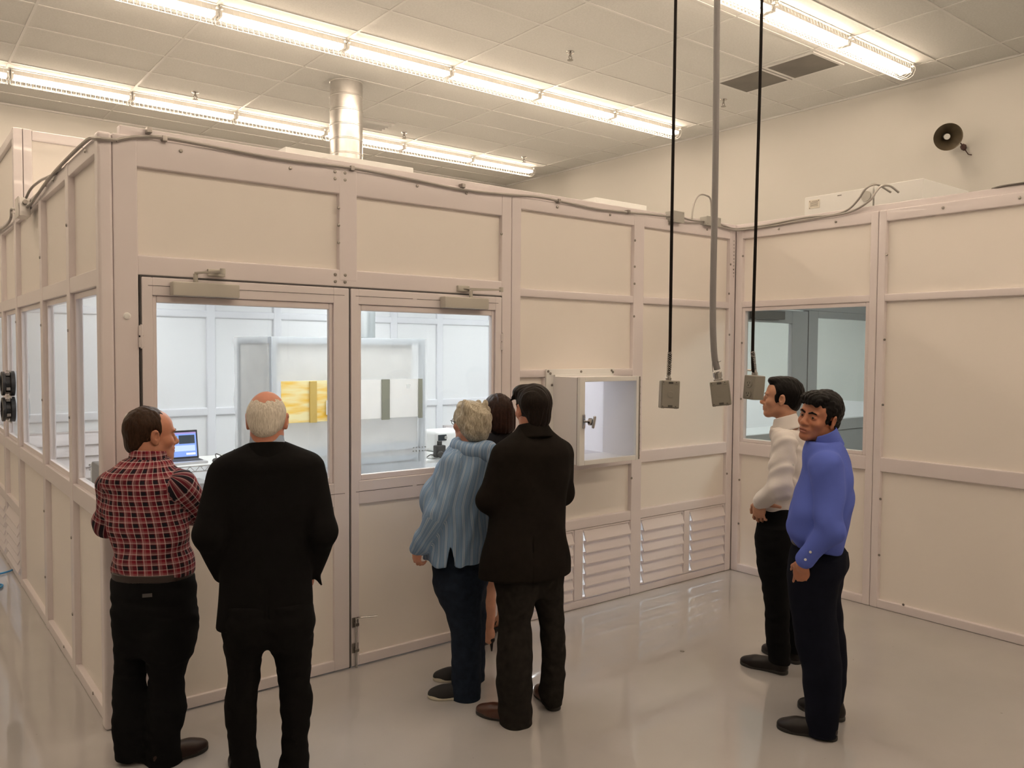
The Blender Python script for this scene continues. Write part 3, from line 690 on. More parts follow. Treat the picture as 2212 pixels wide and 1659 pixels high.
PD = {"plaid":{"O":[0.06,-0.4],"rot":-0.23891,"torso":[(1.4274,0.0003,0.0696),(1.3973,0.0062,0.0948),(1.3637,-0.0052,0.1177),(1.3345,-0.0165,0.1406),(1.3029,-0.0223,0.1501),(1.2492,-0.0171,0.1522),(1.1844,-0.006,0.1566),(1.1387,0.0034,0.1628),(1.0974,0.0108,0.1671),(1.0387,0.018,0.1674),(0.9867,0.0213,0.1677),(0.8977,0.0272,0.1671),(0.8585,0.0287,0.1671)],"hips":[(0.8845,0.028,0.1641),(0.8479,0.0268,0.171),(0.8155,0.0267,0.1769),(0.7501,0.0299,0.1772),(0.6888,0.034,0.1726),(0.6037,0.0359,0.1679),(0.5108,0.0308,0.164)],"legL":[(0.6173,-0.0629,0.0692),(0.5252,-0.0668,0.0683),(0.4805,-0.0712,0.0682),(0.4038,-0.0779,0.0662),(0.2764,-0.0793,0.0721),(0.1464,-0.0798,0.0731),(0.0717,-0.076,0.0704),(0.0193,-0.0746,0.0665)],"legR":[(0.5942,0.1051,0.0988),(0.5011,0.096,0.0927),(0.4563,0.0874,0.0865),(0.3788,0.0775,0.0735),(0.3062,0.0778,0.0766),(0.2483,0.0813,0.0827),(0.1855,0.0746,0.0786),(0.1193,0.0628,0.0696),(0.0436,0.0661,0.0736),(-0.042,0.0733,0.0778)],"pts":{"headtop":(0.0175,1.6352),"headc":(0.0221,1.5287),"chin":(0.0949,1.3821),"ear":(0.0118,1.4694),"nose":(0.1435,1.4835),"shL":(-0.1502,1.2958),"shR":(0.1516,1.2816),"elL":(-0.1776,1.1927),"elR":(0.2147,1.1288)},"feet":[[(-0.1284,-0.0096),(0.0258,0.0166)],[(0.0049,-0.1131),(0.2479,-0.0034)]]},"suit":{"O":[0.429,-0.923],"rot":-0.3706,"torso":[(1.5011,-0.0012,0.0694),(1.4828,0.0012,0.1061),(1.4626,0.0029,0.1495),(1.4382,0.0052,0.2007),(1.4139,0.0059,0.2239),(1.3653,0.0039,0.2298),(1.2841,0.0033,0.2261),(1.2027,0.0026,0.2186),(1.1012,-0.0045,0.1973),(0.9992,-0.0052,0.1936),(0.897,-0.0067,0.1948),(0.7945,-0.0081,0.1998),(0.6944,-0.0134,0.2028)],"hips":[(0.7941,-0.0027,0.1864),(0.7115,0.0017,0.1877),(0.6599,0.0024,0.1869),(0.6187,0.0021,0.185)],"legL":[(0.72,-0.0912,0.0929),(0.669,-0.0935,0.091),(0.6042,-0.0998,0.0814),(0.5222,-0.0995,0.071),(0.4405,-0.104,0.0672),(0.378,-0.1139,0.069),(0.2793,-0.1147,0.0653),(0.1963,-0.1115,0.0596),(0.1146,-0.1033,0.0587),(0.0305,-0.0951,0.0657)],"legR":[(0.7029,0.0956,0.0939),(0.6509,0.0963,0.091),(0.5839,0.1008,0.0842),(0.5,0.1063,0.0764),(0.416,0.1109,0.0675),(0.3504,0.1166,0.0717),(0.2496,0.117,0.0628),(0.1663,0.1116,0.0558),(0.0844,0.1103,0.0608),(0.0013,0.1021,0.0728)],"pts":{"headtop":(0.0035,1.7248),"headL":(-0.087,1.6095),"headR":(0.0901,1.6065),"ear":(-0.0833,1.5854),"nape":(0.0025,1.5373),"shL":(-0.2034,1.3889),"shR":(0.2097,1.372),"elL":(-0.2617,1.0865),"elR":(0.253,1.0652),"wrL":(-0.2109,0.9125),"wrR":(0.2203,0.9048),"flap":(0.2341,0.8286)},"feet":[[(-0.1036,0.0016),(-0.1233,0.1516)],[(0.1032,-0.0586),(0.1195,0.0818)]]},"blue_w":{"O":[1.6,-0.6],"rot":-0.58865,"torso":[(1.3987,0.109,0.0644),(1.3728,0.121,0.1147),(1.3392,0.1147,0.1417),(1.3003,0.1111,0.1559),(1.2485,0.0999,0.1727),(1.1967,0.0847,0.1881),(1.1319,0.0645,0.2036),(1.067,0.0519,0.2061),(0.9968,0.0547,0.2038),(0.9107,0.0602,0.1988),(0.8324,0.0578,0.1963),(0.7462,0.0543,0.1952)],"hips":[(0.9497,0.0701,0.1626),(0.8845,0.0716,0.1615),(0.8061,0.0733,0.1603),(0.7329,0.0684,0.1552),(0.6178,0.061,0.1424),(0.5312,0.0639,0.1244)],"legR":[(0.6179,0.0558,0.1372),(0.5312,0.0587,0.1192),(0.4547,0.0744,0.0985),(0.3755,0.089,0.0896),(0.2805,0.092,0.0819),(0.1351,0.0913,0.0807),(-0.0106,0.0932,0.0795)],"pts":{"headtop":(0.1157,1.631),"headc":(0.1135,1.5331),"chin":(0.0292,1.4298),"nape":(0.1347,1.409),"shN":(0.0143,1.2799),"elN":(-0.0568,1.0366),"wrN":(-0.1795,0.8351),"handtip":(-0.1768,0.7726),"glass":(0.0108,1.533)},"feet":[[(0.1349,-0.1372),(-0.1106,-0.1099)],[(0.1744,0.1116),(-0.0872,0.127)]]},"dark_w":{"O":[2.12,-0.22],"rot":-0.63197,"torso":[(1.3899,0.0862,0.0585),(1.3547,0.0864,0.0996),(1.3076,0.0897,0.1318),(1.2193,0.0931,0.1466),(1.0719,0.0969,0.1321),(0.9242,0.0949,0.1176),(0.7463,0.096,0.1353),(0.5977,0.0998,0.1385),(0.4637,0.0976,0.1239)],"legA":[(0.5978,0.0231,0.0559),(0.5205,0.0221,0.0515),(0.443,0.0224,0.0486),(0.3296,0.0215,0.0502),(0.225,0.0281,0.0413),(0.1351,0.0315,0.0266),(0.0662,0.0334,0.0252)],"legB":[(0.5977,0.1262,0.0531),(0.5202,0.1252,0.0487),(0.4427,0.1256,0.0457),(0.3293,0.1249,0.0443),(0.2247,0.1211,0.0369),(0.1497,0.1172,0.0295)],"pts":{"headtop":(0.0642,1.6419),"headc":(0.0649,1.5131),"nape":(0.0774,1.3782)},"feet":[[(0.0489,-0.0634),(-0.0304,0.067)],[(0.1221,0.1836),(0.0434,0.3267)]]},"jacket":{"O":[1.76,-1.1],"rot":-0.68664,"torso":[(1.5168,0.0187,0.072),(1.483,0.019,0.096),(1.4542,0.0191,0.1297),(1.4253,0.0193,0.1682),(1.3963,0.0218,0.185),(1.3045,0.0202,0.1925),(1.2196,0.0088,0.1951),(1.1492,0.002,0.188),(1.0861,-0.0034,0.1869),(1.0009,-0.0101,0.1967),(0.9035,-0.0143,0.2138),(0.8083,-0.016,0.2261),(0.7349,-0.0179,0.2287)],"hips":[(0.8816,-0.0032,0.1812),(0.784,-0.0013,0.1777),(0.6961,0.0055,0.1694),(0.6373,0.0096,0.1683)],"legL":[(0.7342,-0.0721,0.092),(0.6951,-0.0694,0.0921),(0.5701,-0.0662,0.0873),(0.5161,-0.067,0.0813),(0.3906,-0.0686,0.0887),(0.2079,-0.0698,0.0913),(0.0719,-0.064,0.0865),(-0.0248,-0.0597,0.0829)],"legR":[(0.7363,0.0851,0.0894),(0.6972,0.0927,0.0822),(0.5725,0.1082,0.075),(0.5187,0.1172,0.069),(0.3934,0.1304,0.0642),(0.2112,0.1344,0.0619),(0.075,0.1246,0.0657),(0.023,0.1275,0.0536)],"pts":{"headtop":(0.0122,1.7403),"headc":(0.013,1.6323),"headL":(-0.0903,1.6555),"headR":(0.1091,1.609),"ear":(-0.0634,1.5859),"nape":(0.0186,1.524),"shL":(-0.1342,1.3779),"shR":(0.1733,1.3977),"elL":(-0.2198,1.1712),"elR":(0.2039,1.2119)},"feet":[[(0.0087,-0.1558),(-0.2615,-0.0075)],[(0.1522,0.0084),(0.0597,0.2726)]]},"white":{"O":[3.326,-1.583],"rot":-0.99179,"torso":[(1.4892,-0.0054,0.0544),(1.4534,-0.0075,0.083),(1.4182,0.0034,0.0933),(1.3719,0.0146,0.0983),(1.2895,0.0161,0.1036),(1.1791,0.0105,0.1011),(1.1093,-0.0036,0.0962),(1.053,-0.0207,0.0938),(1.0132,-0.0355,0.0888),(0.9797,-0.0388,0.0877)],"hips":[(1.024,-0.041,0.0889),(0.9684,-0.0427,0.0968),(0.8849,-0.0439,0.1048),(0.8013,-0.0449,0.1075),(0.6981,-0.0467,0.1011),(0.6339,-0.0468,0.0971)],"legN":[(0.8007,-0.0527,0.0998),(0.6976,-0.0519,0.0958),(0.5975,-0.0473,0.088),(0.5253,-0.0419,0.0814),(0.4532,-0.0352,0.0735),(0.3306,-0.0289,0.0696),(0.2076,-0.0252,0.0683),(0.1355,-0.0172,0.0644),(0.063,-0.0118,0.063)],"pts":{"headtop":(-0.0389,1.757),"headc":(-0.0314,1.6366),"nose":(-0.1429,1.5758),"chin":(-0.1048,1.5106),"ear":(-0.0488,1.5949),"nape":(0.0323,1.5562),"shN":(-0.0106,1.3681),"elN":(-0.0636,1.1334),"wrN":(-0.1355,1.0344),"handtip":(-0.03,1.0219),"fing":(-0.1444,0.9389)},"feet":[[(0.0399,-0.0596),(-0.2314,0.039)],[(0.112,0.1311),(-0.1093,0.3116)]]},"blue_m":{"O":[2.86,-2.08],"rot":-1.02846,"torso":[(1.484,0.0177,0.0591),(1.4557,0.018,0.081),(1.4278,0.0249,0.0962),(1.3788,0.0356,0.1081),(1.3109,0.0412,0.1168),(1.2397,0.0349,0.1269),(1.175,0.0227,0.1381),(1.1054,0.0109,0.1429),(1.0309,0.0014,0.1455),(0.9783,-0.0029,0.1401),(0.9427,-0.0008,0.128),(0.9142,0.0,0.1192)],"hips":[(0.9498,-0.0008,0.1192),(0.9025,0.0034,0.1246),(0.8573,0.0043,0.1291),(0.8039,-0.0034,0.1294),(0.7574,-0.0146,0.1241),(0.697,-0.0188,0.1166)],"legN":[(0.8039,-0.0034,0.1294),(0.7572,-0.0156,0.123),(0.697,-0.0188,0.1166),(0.6088,-0.0135,0.1087),(0.5215,-0.0005,0.1064),(0.4365,0.0113,0.1051),(0.3498,0.0277,0.0973),(0.2621,0.0373,0.0916),(0.1759,0.0403,0.0862),(0.1036,0.0408,0.0785),(0.0118,0.0418,0.0708)],"pts":{"headtop":(-0.0066,1.7135),"headc":(-0.0129,1.5957),"chin":(-0.0674,1.4494),"nose":(-0.0934,1.5242),"ear":(0.0538,1.5418),"shN":(0.0488,1.3678),"elN":(0.0252,1.0353),"wrN":(-0.0691,0.8693),"handtip":(-0.0802,0.7528)},"feet":[[(0.1165,-0.1671),(-0.1666,-0.1214)],[(0.1533,0.0606),(-0.0713,0.1819)]]}}
# ------------------------------------------------------------------ people
def weave_mat(name, col, kind, rough=.85, p=.048):
    m = mat(name, col, .92, spec=.2, bump=.15, bscale=700); nt = m.node_tree; b = nt.nodes['Principled BSDF']
    at = nt.nodes.new('ShaderNodeAttribute'); at.attribute_name = 'weave'; sx = nt.nodes.new('ShaderNodeSeparateXYZ'); nt.links.new(at.outputs['Vector'], sx.inputs[0])
    def mth(op, a, b_=None, c=None):
        n = nt.nodes.new('ShaderNodeMath'); n.operation = op
        for i, x in enumerate((a, b_, c)):
            if x is None: continue
            if isinstance(x, (int, float)): n.inputs[i].default_value = x
            else: nt.links.new(x, n.inputs[i])
        return n.outputs[0]
    def band(src, per, off, width):   # 1 inside a band of the repeat
        fr = mth('FRACT', mth('ADD', mth('DIVIDE', src, per), off)); return mth('LESS_THAN', fr, width)
    def mix(fac, a, b_):
        n = nt.nodes.new('ShaderNodeMixRGB')
        for i, x in ((0, fac), (1, a), (2, b_)):
            if isinstance(x, (int, float)): n.inputs[i].default_value = x
            elif isinstance(x, tuple): n.inputs[i].default_value = (*x, 1)
            else: nt.links.new(x, n.inputs[i])
        return n.outputs[0]
    U, W_ = sx.outputs[0], sx.outputs[1]
    if kind == 'plaid':
        du, dv = band(U, p, 0, .36), band(W_, p, 0, .36)
        c = mix(mth('MULTIPLY', mth('ADD', du, dv), .5), col, (.012, .010, .016))
        gu, gv = band(U, p, .60, .28), band(W_, p, .60, .28)
        c = mix(mth('MULTIPLY', mth('ADD', gu, gv), .12), c, (.55, .42, .40))
        lu = mth('MAXIMUM', band(U, p/2, .13, .13), 0.0); lv = band(W_, p/2, .13, .13)
        c = mix(mth('MULTIPLY', mth('ADD', lu, lv), .42), c, (.62, .55, .52))
    elif kind == 'stripe':
        c = mix(mth('MULTIPLY', band(U, .013, .2, .5), .18), col, (.10, .14, .22))
        c = mix(mth('MULTIPLY', mth('MAXIMUM', band(U, p, 0, .065), band(U, p, .16, .065)), .75), c, (.50, .55, .60))
        c = mix(mth('MULTIPLY', band(U, p, .55, .05), .35), c, (.42, .48, .55))
    elif kind == 'dots':
        r = mth('ADD', mth('POWER', mth('SUBTRACT', mth('FRACT', mth('DIVIDE', U, p)), .5), 2), mth('POWER', mth('SUBTRACT', mth('FRACT', mth('DIVIDE', W_, p)), .5), 2))
        c = mix(mth('MULTIPLY', mth('LESS_THAN', r, .03), .45), col, (.30, .25, .25))
    elif kind == 'check':
        c = mix(mth('MULTIPLY', mth('ADD', band(U, p, 0, .5), band(W_, p, 0, .5)), .35), col, (.18, .25, .38))
    else: c = mix(0.0, col, col)
    nt.links.new(c, b.inputs['Base Color']); return m
def hair_mat(name, a, b_, rough=.45):
    m = mat(name, a, rough, spec=.12); nt = m.node_tree; p = nt.nodes['Principled BSDF']; tc = nt.nodes.new('ShaderNodeTexCoord'); mp = nt.nodes.new('ShaderNodeMapping'); mp.inputs['Scale'].default_value = (1, 1, .16)
    n = nt.nodes.new('ShaderNodeTexNoise'); n.inputs['Scale'].default_value = 210; n.inputs['Detail'].default_value = 3; n.inputs['Distortion'].default_value = .8
    nt.links.new(tc.outputs['Object'], mp.inputs[0]); nt.links.new(mp.outputs[0], n.inputs['Vector'])
    r = nt.nodes.new('ShaderNodeValToRGB'); r.color_ramp.elements[0].position = .32; r.color_ramp.elements[1].position = .7; r.color_ramp.elements[0].color = (*a, 1); r.color_ramp.elements[1].color = (*b_, 1)
    nt.links.new(n.outputs['Fac'], r.inputs[0]); nt.links.new(r.outputs[0], p.inputs['Base Color'])
    bp = nt.nodes.new('ShaderNodeBump'); bp.inputs['Strength'].default_value = .7; bp.inputs['Distance'].default_value = .003; nt.links.new(n.outputs['Fac'], bp.inputs['Height']); nt.links.new(bp.outputs['Normal'], p.inputs['Normal'])
    return m
def skin_mat(name, c): return mat(name, c, .5, bump=.12, bscale=260, cvar=.10, cscale=22, sss=.15)
def cloth_mat(name, c, rough=.95, cv=.1): return mat(name, c, .95, spec=.10, bump=.25, bscale=420, cvar=cv, cscale=30)
M['dsole'] = mat('dark_shoe_sole', (.02, .018, .016), .6); M['wsole'] = mat('cream_shoe_sole', (.62, .58, .47), .6)
M['eyew'] = mat('eye_white', (.70, .66, .60), .2); M['iris'] = mat('dark_brown_iris', (.015, .008, .005), .1); M['lip'] = None
def arm_rings(pts, rad):
    return [(pts[i], pts[i+1], rad[i], rad[i+1]) for i in range(len(pts)-1)]
def rings(rows, phi, q, t=0.0, t1=None, n=2.3, ds=0.0, q2=None):
    z = [r[0] for r in rows]; k = math.sqrt(math.cos(phi)**2+q*q*math.sin(phi)**2); out = []
    for (zz, cs, hw) in rows:
        f = (max(z)-zz)/max(1e-6, max(z)-min(z)); a = hw/k
        qq = q if q2 is None else q2+(q-q2)*min(1, f*2.2)
        out.append((zz, cs+ds, t+((t1 if t1 is not None else t)-t)*f, a, a*qq, phi, n))
    return out
def pz(k, *a): return PD[k]['pts'][a[0]]
class Figure:
    def __init__(s, key, label, phi, skin, h=.005):
        s.d = PD[key]; s.phi = math.radians(phi); s.label = label; s.skin = skin; s.h = h; s.f = Soft(); s.key = key; s.pend = []
    def dirs(s): return np.array([math.cos(s.phi), -math.sin(s.phi), 0]), np.array([math.sin(s.phi), math.cos(s.phi), 0])
    def base(s, T, Hp, legs, grow=-.022):
        s.f.add(p_loft(T[3:], .03, grow), .03); hz = sorted(Hp); s.f.add(p_loft([(z, cx, cy, a*.80, b_*.62, ro, n) for (z, cx, cy, a, b_, ro, n) in hz if z > hz[0][0]+.07], .04, -.01), .03)
        for L in legs: s.f.add(p_loft(L, .01, grow), .03)
        for (a, b) in s.d['feet']:
            a, b = np.array([*a, .0]), np.array([*b, .0]); y = (b-a)/np.linalg.norm(b-a); p0 = a+y*.05; 
            p0 = a+y*.058; s.f.add(p_cone(p0+[0, 0, .05], p0+[0, 0, .10], .024, .022), .02); s.f.add(p_cone(p0+[0, 0, .045], a+(b-a)*.75+[0, 0, .028], .024, .014), .02)
    def arm(s, sh, el, wr, r=(.048, .040, .030)):
        s.f.add(p_cone(sh, el, r[0], r[1]), .03); s.f.add(p_cone(el, wr, r[1], r[2]), .02)
    def finish(s, pick=None, extra_mats=None):
        o = soft_mesh('person', s.f, s.h, s.skin, pick=pick, mats=extra_mats); o.location = (*s.d['O'], 0); o.rotation_euler = (0, 0, s.d['rot']); s.root = o
        tag(o, s.label, 'person', 'visitors standing at the cleanroom'); return o
def torso_uv(T, arms):
    A = np.array(sorted(T), float)
    def uv(V):
        z = V[:, 2]; cx, cy, a, b, ro = [np.interp(z, A[:, 0], A[:, j]) for j in (1, 2, 3, 4, 5)]
        x = V[:, 0]-cx; y = V[:, 1]-cy; u = x*np.cos(ro)-y*np.sin(ro); v = x*np.sin(ro)+y*np.cos(ro); am = A[:, 3].mean(); bm_ = A[:, 4].mean(); k = (am+bm_)/2*.93
        out = np.stack([np.arctan2(u/a, -v/b)*k*1.05, z, np.zeros(len(V))], 1); best = (np.sqrt((u/a)**2+(v/b)**2)-1)*b
        for chain in arms:
            L0 = 0
            for (p, q, ra, rb) in chain:
                p, q = np.array(p), np.array(q); d = q-p; L = np.linalg.norm(d); d /= L; t = np.clip((V-p)@d, 0, L); c = p+t[:, None]*d; w = V-c; dist = np.linalg.norm(w, axis=1)-(ra+(rb-ra)*t/L)
                e1 = np.cross(d, [.3, .9, .1]); e1 /= np.linalg.norm(e1); e2 = np.cross(d, e1); m = dist < best-.004
                out[m] = np.stack([np.arctan2(w@e2, w@e1)*.062, -(L0+t), t*0], 1)[m]; best = np.minimum(best, dist); L0 += L
        return out
    return uv
def garment(fig, name, m, T, arms=(), h=.007, wr=(.004, 22, 1, 1.0), cap=.02, k=.035, extra=None, uv=False, lab=None):
    f = Soft(); f.add(p_loft(T, cap), .0)
    for ch in arms:
        for (p, q, ra, rb) in ch: f.add(p_cone(p, q, ra, rb), k)
    if extra: extra(f)
    f.bump(wrinkle(*wr))
    o = soft_mesh(name, f, h, m, fig.root, uv=torso_uv(T, arms) if uv else None)
    if lab: o['label'] = lab
    return o
def trousers(fig, m, Hp, legs, h=.0075, seed=3, amp=.004, belt=None):
    f = Soft(); hz = sorted(Hp); z0, z1 = hz[0][0], hz[-1][0]
    f.add(p_loft([(z, cx, cy, a*(1-.16*max(0, 1-(z-z0)/.16)-.06*max(0, 1-(z1-z)/.04)), b_*(1-.30*max(0, 1-(z-z0)/.16)-.06*max(0, 1-(z1-z)/.04)), ro, n) for (z, cx, cy, a, b_, ro, n) in hz], .014), .0)
    for L in legs:
        L = sorted(L); top = L[-1]; f.add(p_loft(L+[(top[0]+.07, top[1], top[2], top[3]*.85, top[4]*.9, *top[5:])], .006), .06)
    f.bump(wrinkle(amp, 26, seed, 1.6)); o = soft_mesh('trousers', f, h, m, fig.root)
    if belt:
        z, rr = belt; r = [x for x in sorted(Hp)][-1]; bl = Soft(); bl.add(p_loft([(z-.017, *r[1:3], r[3]+.006, r[4]+.006, *r[5:]), (z+.017, *r[1:3], r[3]+.006, r[4]+.006, *r[5:])], .004)); soft_mesh('belt', bl, .005, rr, fig.root)
    return o
def collar(fig, m, c, R, r, z0, z1, tilt=(0, 0), h=.0045, uv=None, thick=.007, open_front=True):
    """turned collar: a flared band round the neck, open at the throat"""
    f = Soft(); P_ = Part(f, c, R)
    a = np.array([tilt[0], tilt[1], z0]); b = np.array([tilt[0]*.3, tilt[1]*.3, z1])
    P_.cone(a, b, r+.012, r, .0)
    g = P_.plane((0, -.0, 1), (0, 0, z1+.004), .004); P_.plane((0, 0, -1), (0, 0, z0-.006), .004)
    P_.cone((0, 0, z0-.1), (0, 0, z1+.1), r-thick, r-thick, .003, 'sub')
    if open_front: P_.cone((0, r*.62, z1+.02), (0, r+.022, z0-.010), .060, .012, .004, 'sub')
    return soft_mesh('collar', f, h, m, fig.root, uv=uv)
def neck(fig, c, R, k, base, r0=.052, r1=.06):
    H = Part(fig.f, c, R, k); a = H.w((0, -.028, -.05)); fig.f.add(p_cone(a, base, r0*k, r1*k), .03)
def hair(fig, m, build, c, R, k, h=.0035, strand=(.0030, 190, 5, .22), lab=None, name='hair'):
    f = Soft(); H = Part(f, c, R, k); build(H, f); f.bump(wrinkle(*strand, 7)); o = soft_mesh(name, f, h, m, fig.root)
    if lab: o['label'] = lab
    return o
def HR(phi, pitch=0.0, roll=0.0): return rz(-math.radians(phi))@rx(math.radians(pitch))@ry(math.radians(roll))
def lips_pick(c, R, k):
    """face material index: 1 on the lips"""
    def pick(C):
        q = (C-np.array(c))@R/k; x, y, z = q.T
        return ((np.abs(x) < .0215) & (y > .080) & (z < -.0575+np.abs(x)*-.12) & (z > -.0815+x*x*12)).astype(int)
    return pick
black_cloth = cloth_mat('black_suit_wool', (.006, .0055, .0055), .8); black_trou = cloth_mat('black_trouser_cotton', (.006, .006, .0065), .85)
leather_blk = mat('black_shoe_leather', (.007, .005, .0045), .42, spec=.3); leather_brn = mat('brown_shoe_leather', (.055, .018, .009), .3, coat=.2); belt_m = mat('black_belt_leather', (.012, .011, .011), .45)
# ---- man in the plaid shirt
g = Figure('plaid', 'man in red plaid shirt and black trousers, arms folded, face turned right', 28, skin_mat('ruddy_skin', (.47, .205, .125)), .0042)
d = g.d; T = rings(d['torso'], g.phi, .74, -.005, .0, 2.35); Hp = rings(d['hips'], g.phi, .78, 0, -.02, 2.3)
LL = rings(d['legL'], g.phi, 1.0, .05, .0, 2.1, q2=1.35); LR = rings(d['legR'], g.phi, 1.0, -.045, -.075, 2.1, q2=1.35)
hc = (.0245, .035, 1.504); hR = HR(70, -3); hk = 1.05
aR = [(.135, -.06, 1.265), (.232, .035, 1.125), (.06, .20, 1.13)]; aL = [(-.138, .07, 1.265), (-.158, .145, 1.09), (.10, .255, 1.12)]
g.base(T, Hp, (LL, LR)); g.arm(*aR); g.arm(*aL); head(g.f, hc, hR, hk, jaw=1.05, nose=1.12); neck(g, hc, hR, hk, (.0, .0, 1.32), .060, .068)
g.f.add(p_ell(np.array(hc)+hR@np.array([0, .045, -.105]), (.05, .05, .04)), .03)
hand(g.f, (.075, .19, 1.13), (-1, .1, .12), (0, -1, 0), 1, .5); hand(g.f, (.09, .25, 1.12), (1, -.1, -.1), (0, -1, .2), -1, .4)
g.finish(lips_pick(hc, hR, hk), [mat('muted_lips', (.40, .15, .11), .45)])
plaid = weave_mat('red_plaid_cotton', (.19, .012, .025), 'plaid')
CR, CL = arm_rings(aR, (.077, .066, .045)), arm_rings(aL, (.072, .062, .045))
garment(g, 'plaid_shirt', plaid, T[1:], (CR, CL), .0062, (.013, 24, 4, 1.2), uv=True)
collar(g, plaid, (.010, .008, 1.388), rz(-.75)@rx(-.12), .078, -.040, .040, uv=lambda V: np.stack([np.arctan2(V[:, 0], V[:, 1])*.075, V[:, 2], V[:, 2]*0], 1))
trousers(g, black_trou, Hp, (LL, LR), seed=5, belt=(d['hips'][0][0]-.016, mat('brown_belt', (.022, .013, .010), .5)))
eyes(g.root, hc, hR, hk, M['eyew'], M['iris'])
def hb(H, f):
    H.ell((0, -.024, .030), (.0805, .0965, .0945), .0); H.plane((0, .86, .34), (0, .062, .085), .012); H.plane((0, .93, -.36), (0, .022, -.01), .010); H.plane((0, -.25, -.97), (0, -.06, -.072), .008)
    for s in (-1, 1): H.ell((s*.086, -.010, -.008), (.022, .024, .036), .008, 'sub')
    H.ell((0, -.075, -.04), (.055, .032, .045), .025)
hair(g, hair_mat('dark_brown_hair', (.016, .008, .0045), (.045, .022, .012)), hb, hc, hR, hk, lab='short dark brown hair, thinning at the temples')
for s in (-1, 1):
    e = Soft(); E_ = Part(e, hc, hR, hk); E_.cone((s*.016, .0905, .0185), (s*.032, .0915, .0225), .0032, .0042, .002); E_.cone((s*.032, .0915, .0225), (s*.049, .081, .018), .0042, .0028, .002); soft_mesh('eyebrow', e, .0022, bpy.data.materials['dark_brown_hair'], g.root)
tab = box('pocket_label', M['gasket'], -.035, .005, 0, .002, 0, .016); tab.parent = g.root; tab.location = (.015, -.168, .80); tab.rotation_euler = (0, 0, -.1)
brown_blk = mat('dark_brown_shoe_leather', (.020, .008, .005), .4, spec=.35)
for (a, b) in (((-.115, -.02), (.06, .13)), d['feet'][1]): shoe(g.root, 'shoe', a, b, brown_blk, M['dsole'], .048)
# ---- man in the black suit
g = Figure('suit', 'white-haired balding man in a black suit seen squarely from behind', 0, skin_mat('pink_skin', (.52, .225, .15)), .0045)
d = g.d; T = rings(d['torso'], 0, .56, 0, 0, 2.5); Hp = rings(d['hips'], 0, .64, 0, 0, 2.4); LL = rings(d['legL'], 0, 1.08, 0, .02, 2.1, q2=1.25); LR = rings(d['legR'], 0, 1.08, 0, .02, 2.1, q2=1.25)
hc = (.0015, .02, 1.594); hR = HR(9, -6); hk = 1.02
aL = [(-.178, 0, 1.335), (-.236, -.045, 1.115), (-.185, .09, .915)]; aR = [(.182, 0, 1.325), (.232, -.045, 1.10), (.19, .09, .905)]
g.base(T, Hp, (LL, LR)); g.arm(*aL); g.arm(*aR); head(g.f, hc, hR, hk, ear=.034); neck(g, hc, hR, hk, (.0, -.015, 1.42), .060, .066)
hand(g.f, (-.18, .10, .90), (.25, .35, -.9), (.5, -.6, 0), -1, .4); hand(g.f, (.185, .10, .895), (-.25, .35, -.9), (-.5, -.6, 0), 1, .4)
g.finish()
CL, CR = arm_rings(aL, (.074, .066, .050)), arm_rings(aR, (.072, .066, .050))
def fl(f):
    for s in (-1, 1): f.add(p_cone((s*.10, -.01, 1.415), (s*.193, -.01, 1.378), .038, .034), .03)
    f.add(p_cone((.205, .05, .90), (.232, .05, .835), .018, .004), .02); f.sub(p_box((0, -.125, .79), (.0025, .018, .09), .001), .004)
garment(g, 'suit_jacket', black_cloth, T, (CL, CR), .0065, (.005, 14, 9, .8), .014, .03, fl)
f = Soft(); P_ = Part(f, (0, -.008, 1.462), rx(-.16)); P_.cone((0, 0, -.05), (0, 0, .05), .096, .074, .0); P_.plane((0, 0, 1), (0, 0, .034), .006); P_.plane((0, 0, -1), (0, 0, -.045), .006); soft_mesh('jacket_collar', f, .005, black_cloth, g.root)
o = collar(g, weave_mat('blue_check_cotton', (.42, .50, .62), 'check', p=.006), (0, -.004, 1.482), rx(-.15), .070, -.03, .040, uv=lambda V: np.stack([np.arctan2(V[:, 0], V[:, 1])*.07, V[:, 2], V[:, 2]*0], 1)); o['label'] = 'pale blue checked shirt collar'
trousers(g, black_cloth, Hp, (LL, LR), seed=8, amp=.0035)
def hb(H, f):
    H.ell((0, -.022, .016), (.0825, .098, .096), .0); H.plane((0, -.40, .92), (0, -.085, .108), .014); H.plane((0, .9, -.1), (0, .025, 0), .01); H.plane((0, -.05, -1), (0, -.06, -.068), .012)
    H.ell((0, -.078, -.03), (.060, .036, .048), .02)
    for s in (-1, 1): H.ell((s*.086, -.006, -.012), (.020, .024, .044), .006, 'sub'); H.plane((s*.66, 0, .75), (s*.064, -.02, .100), .015)
hair(g, hair_mat('white_hair', (.48, .43, .36), (.78, .73, .64), .5), hb, hc, hR, hk, lab='white hair round a bald crown', strand=(.0014, 230, 5, .18))
for (a, b) in (((-.105, -.02), (-.135, .25)), ((.104, -.02), (.135, .25))): shoe(g.root, 'shoe', a, b, leather_blk, M['dsole'], .048)
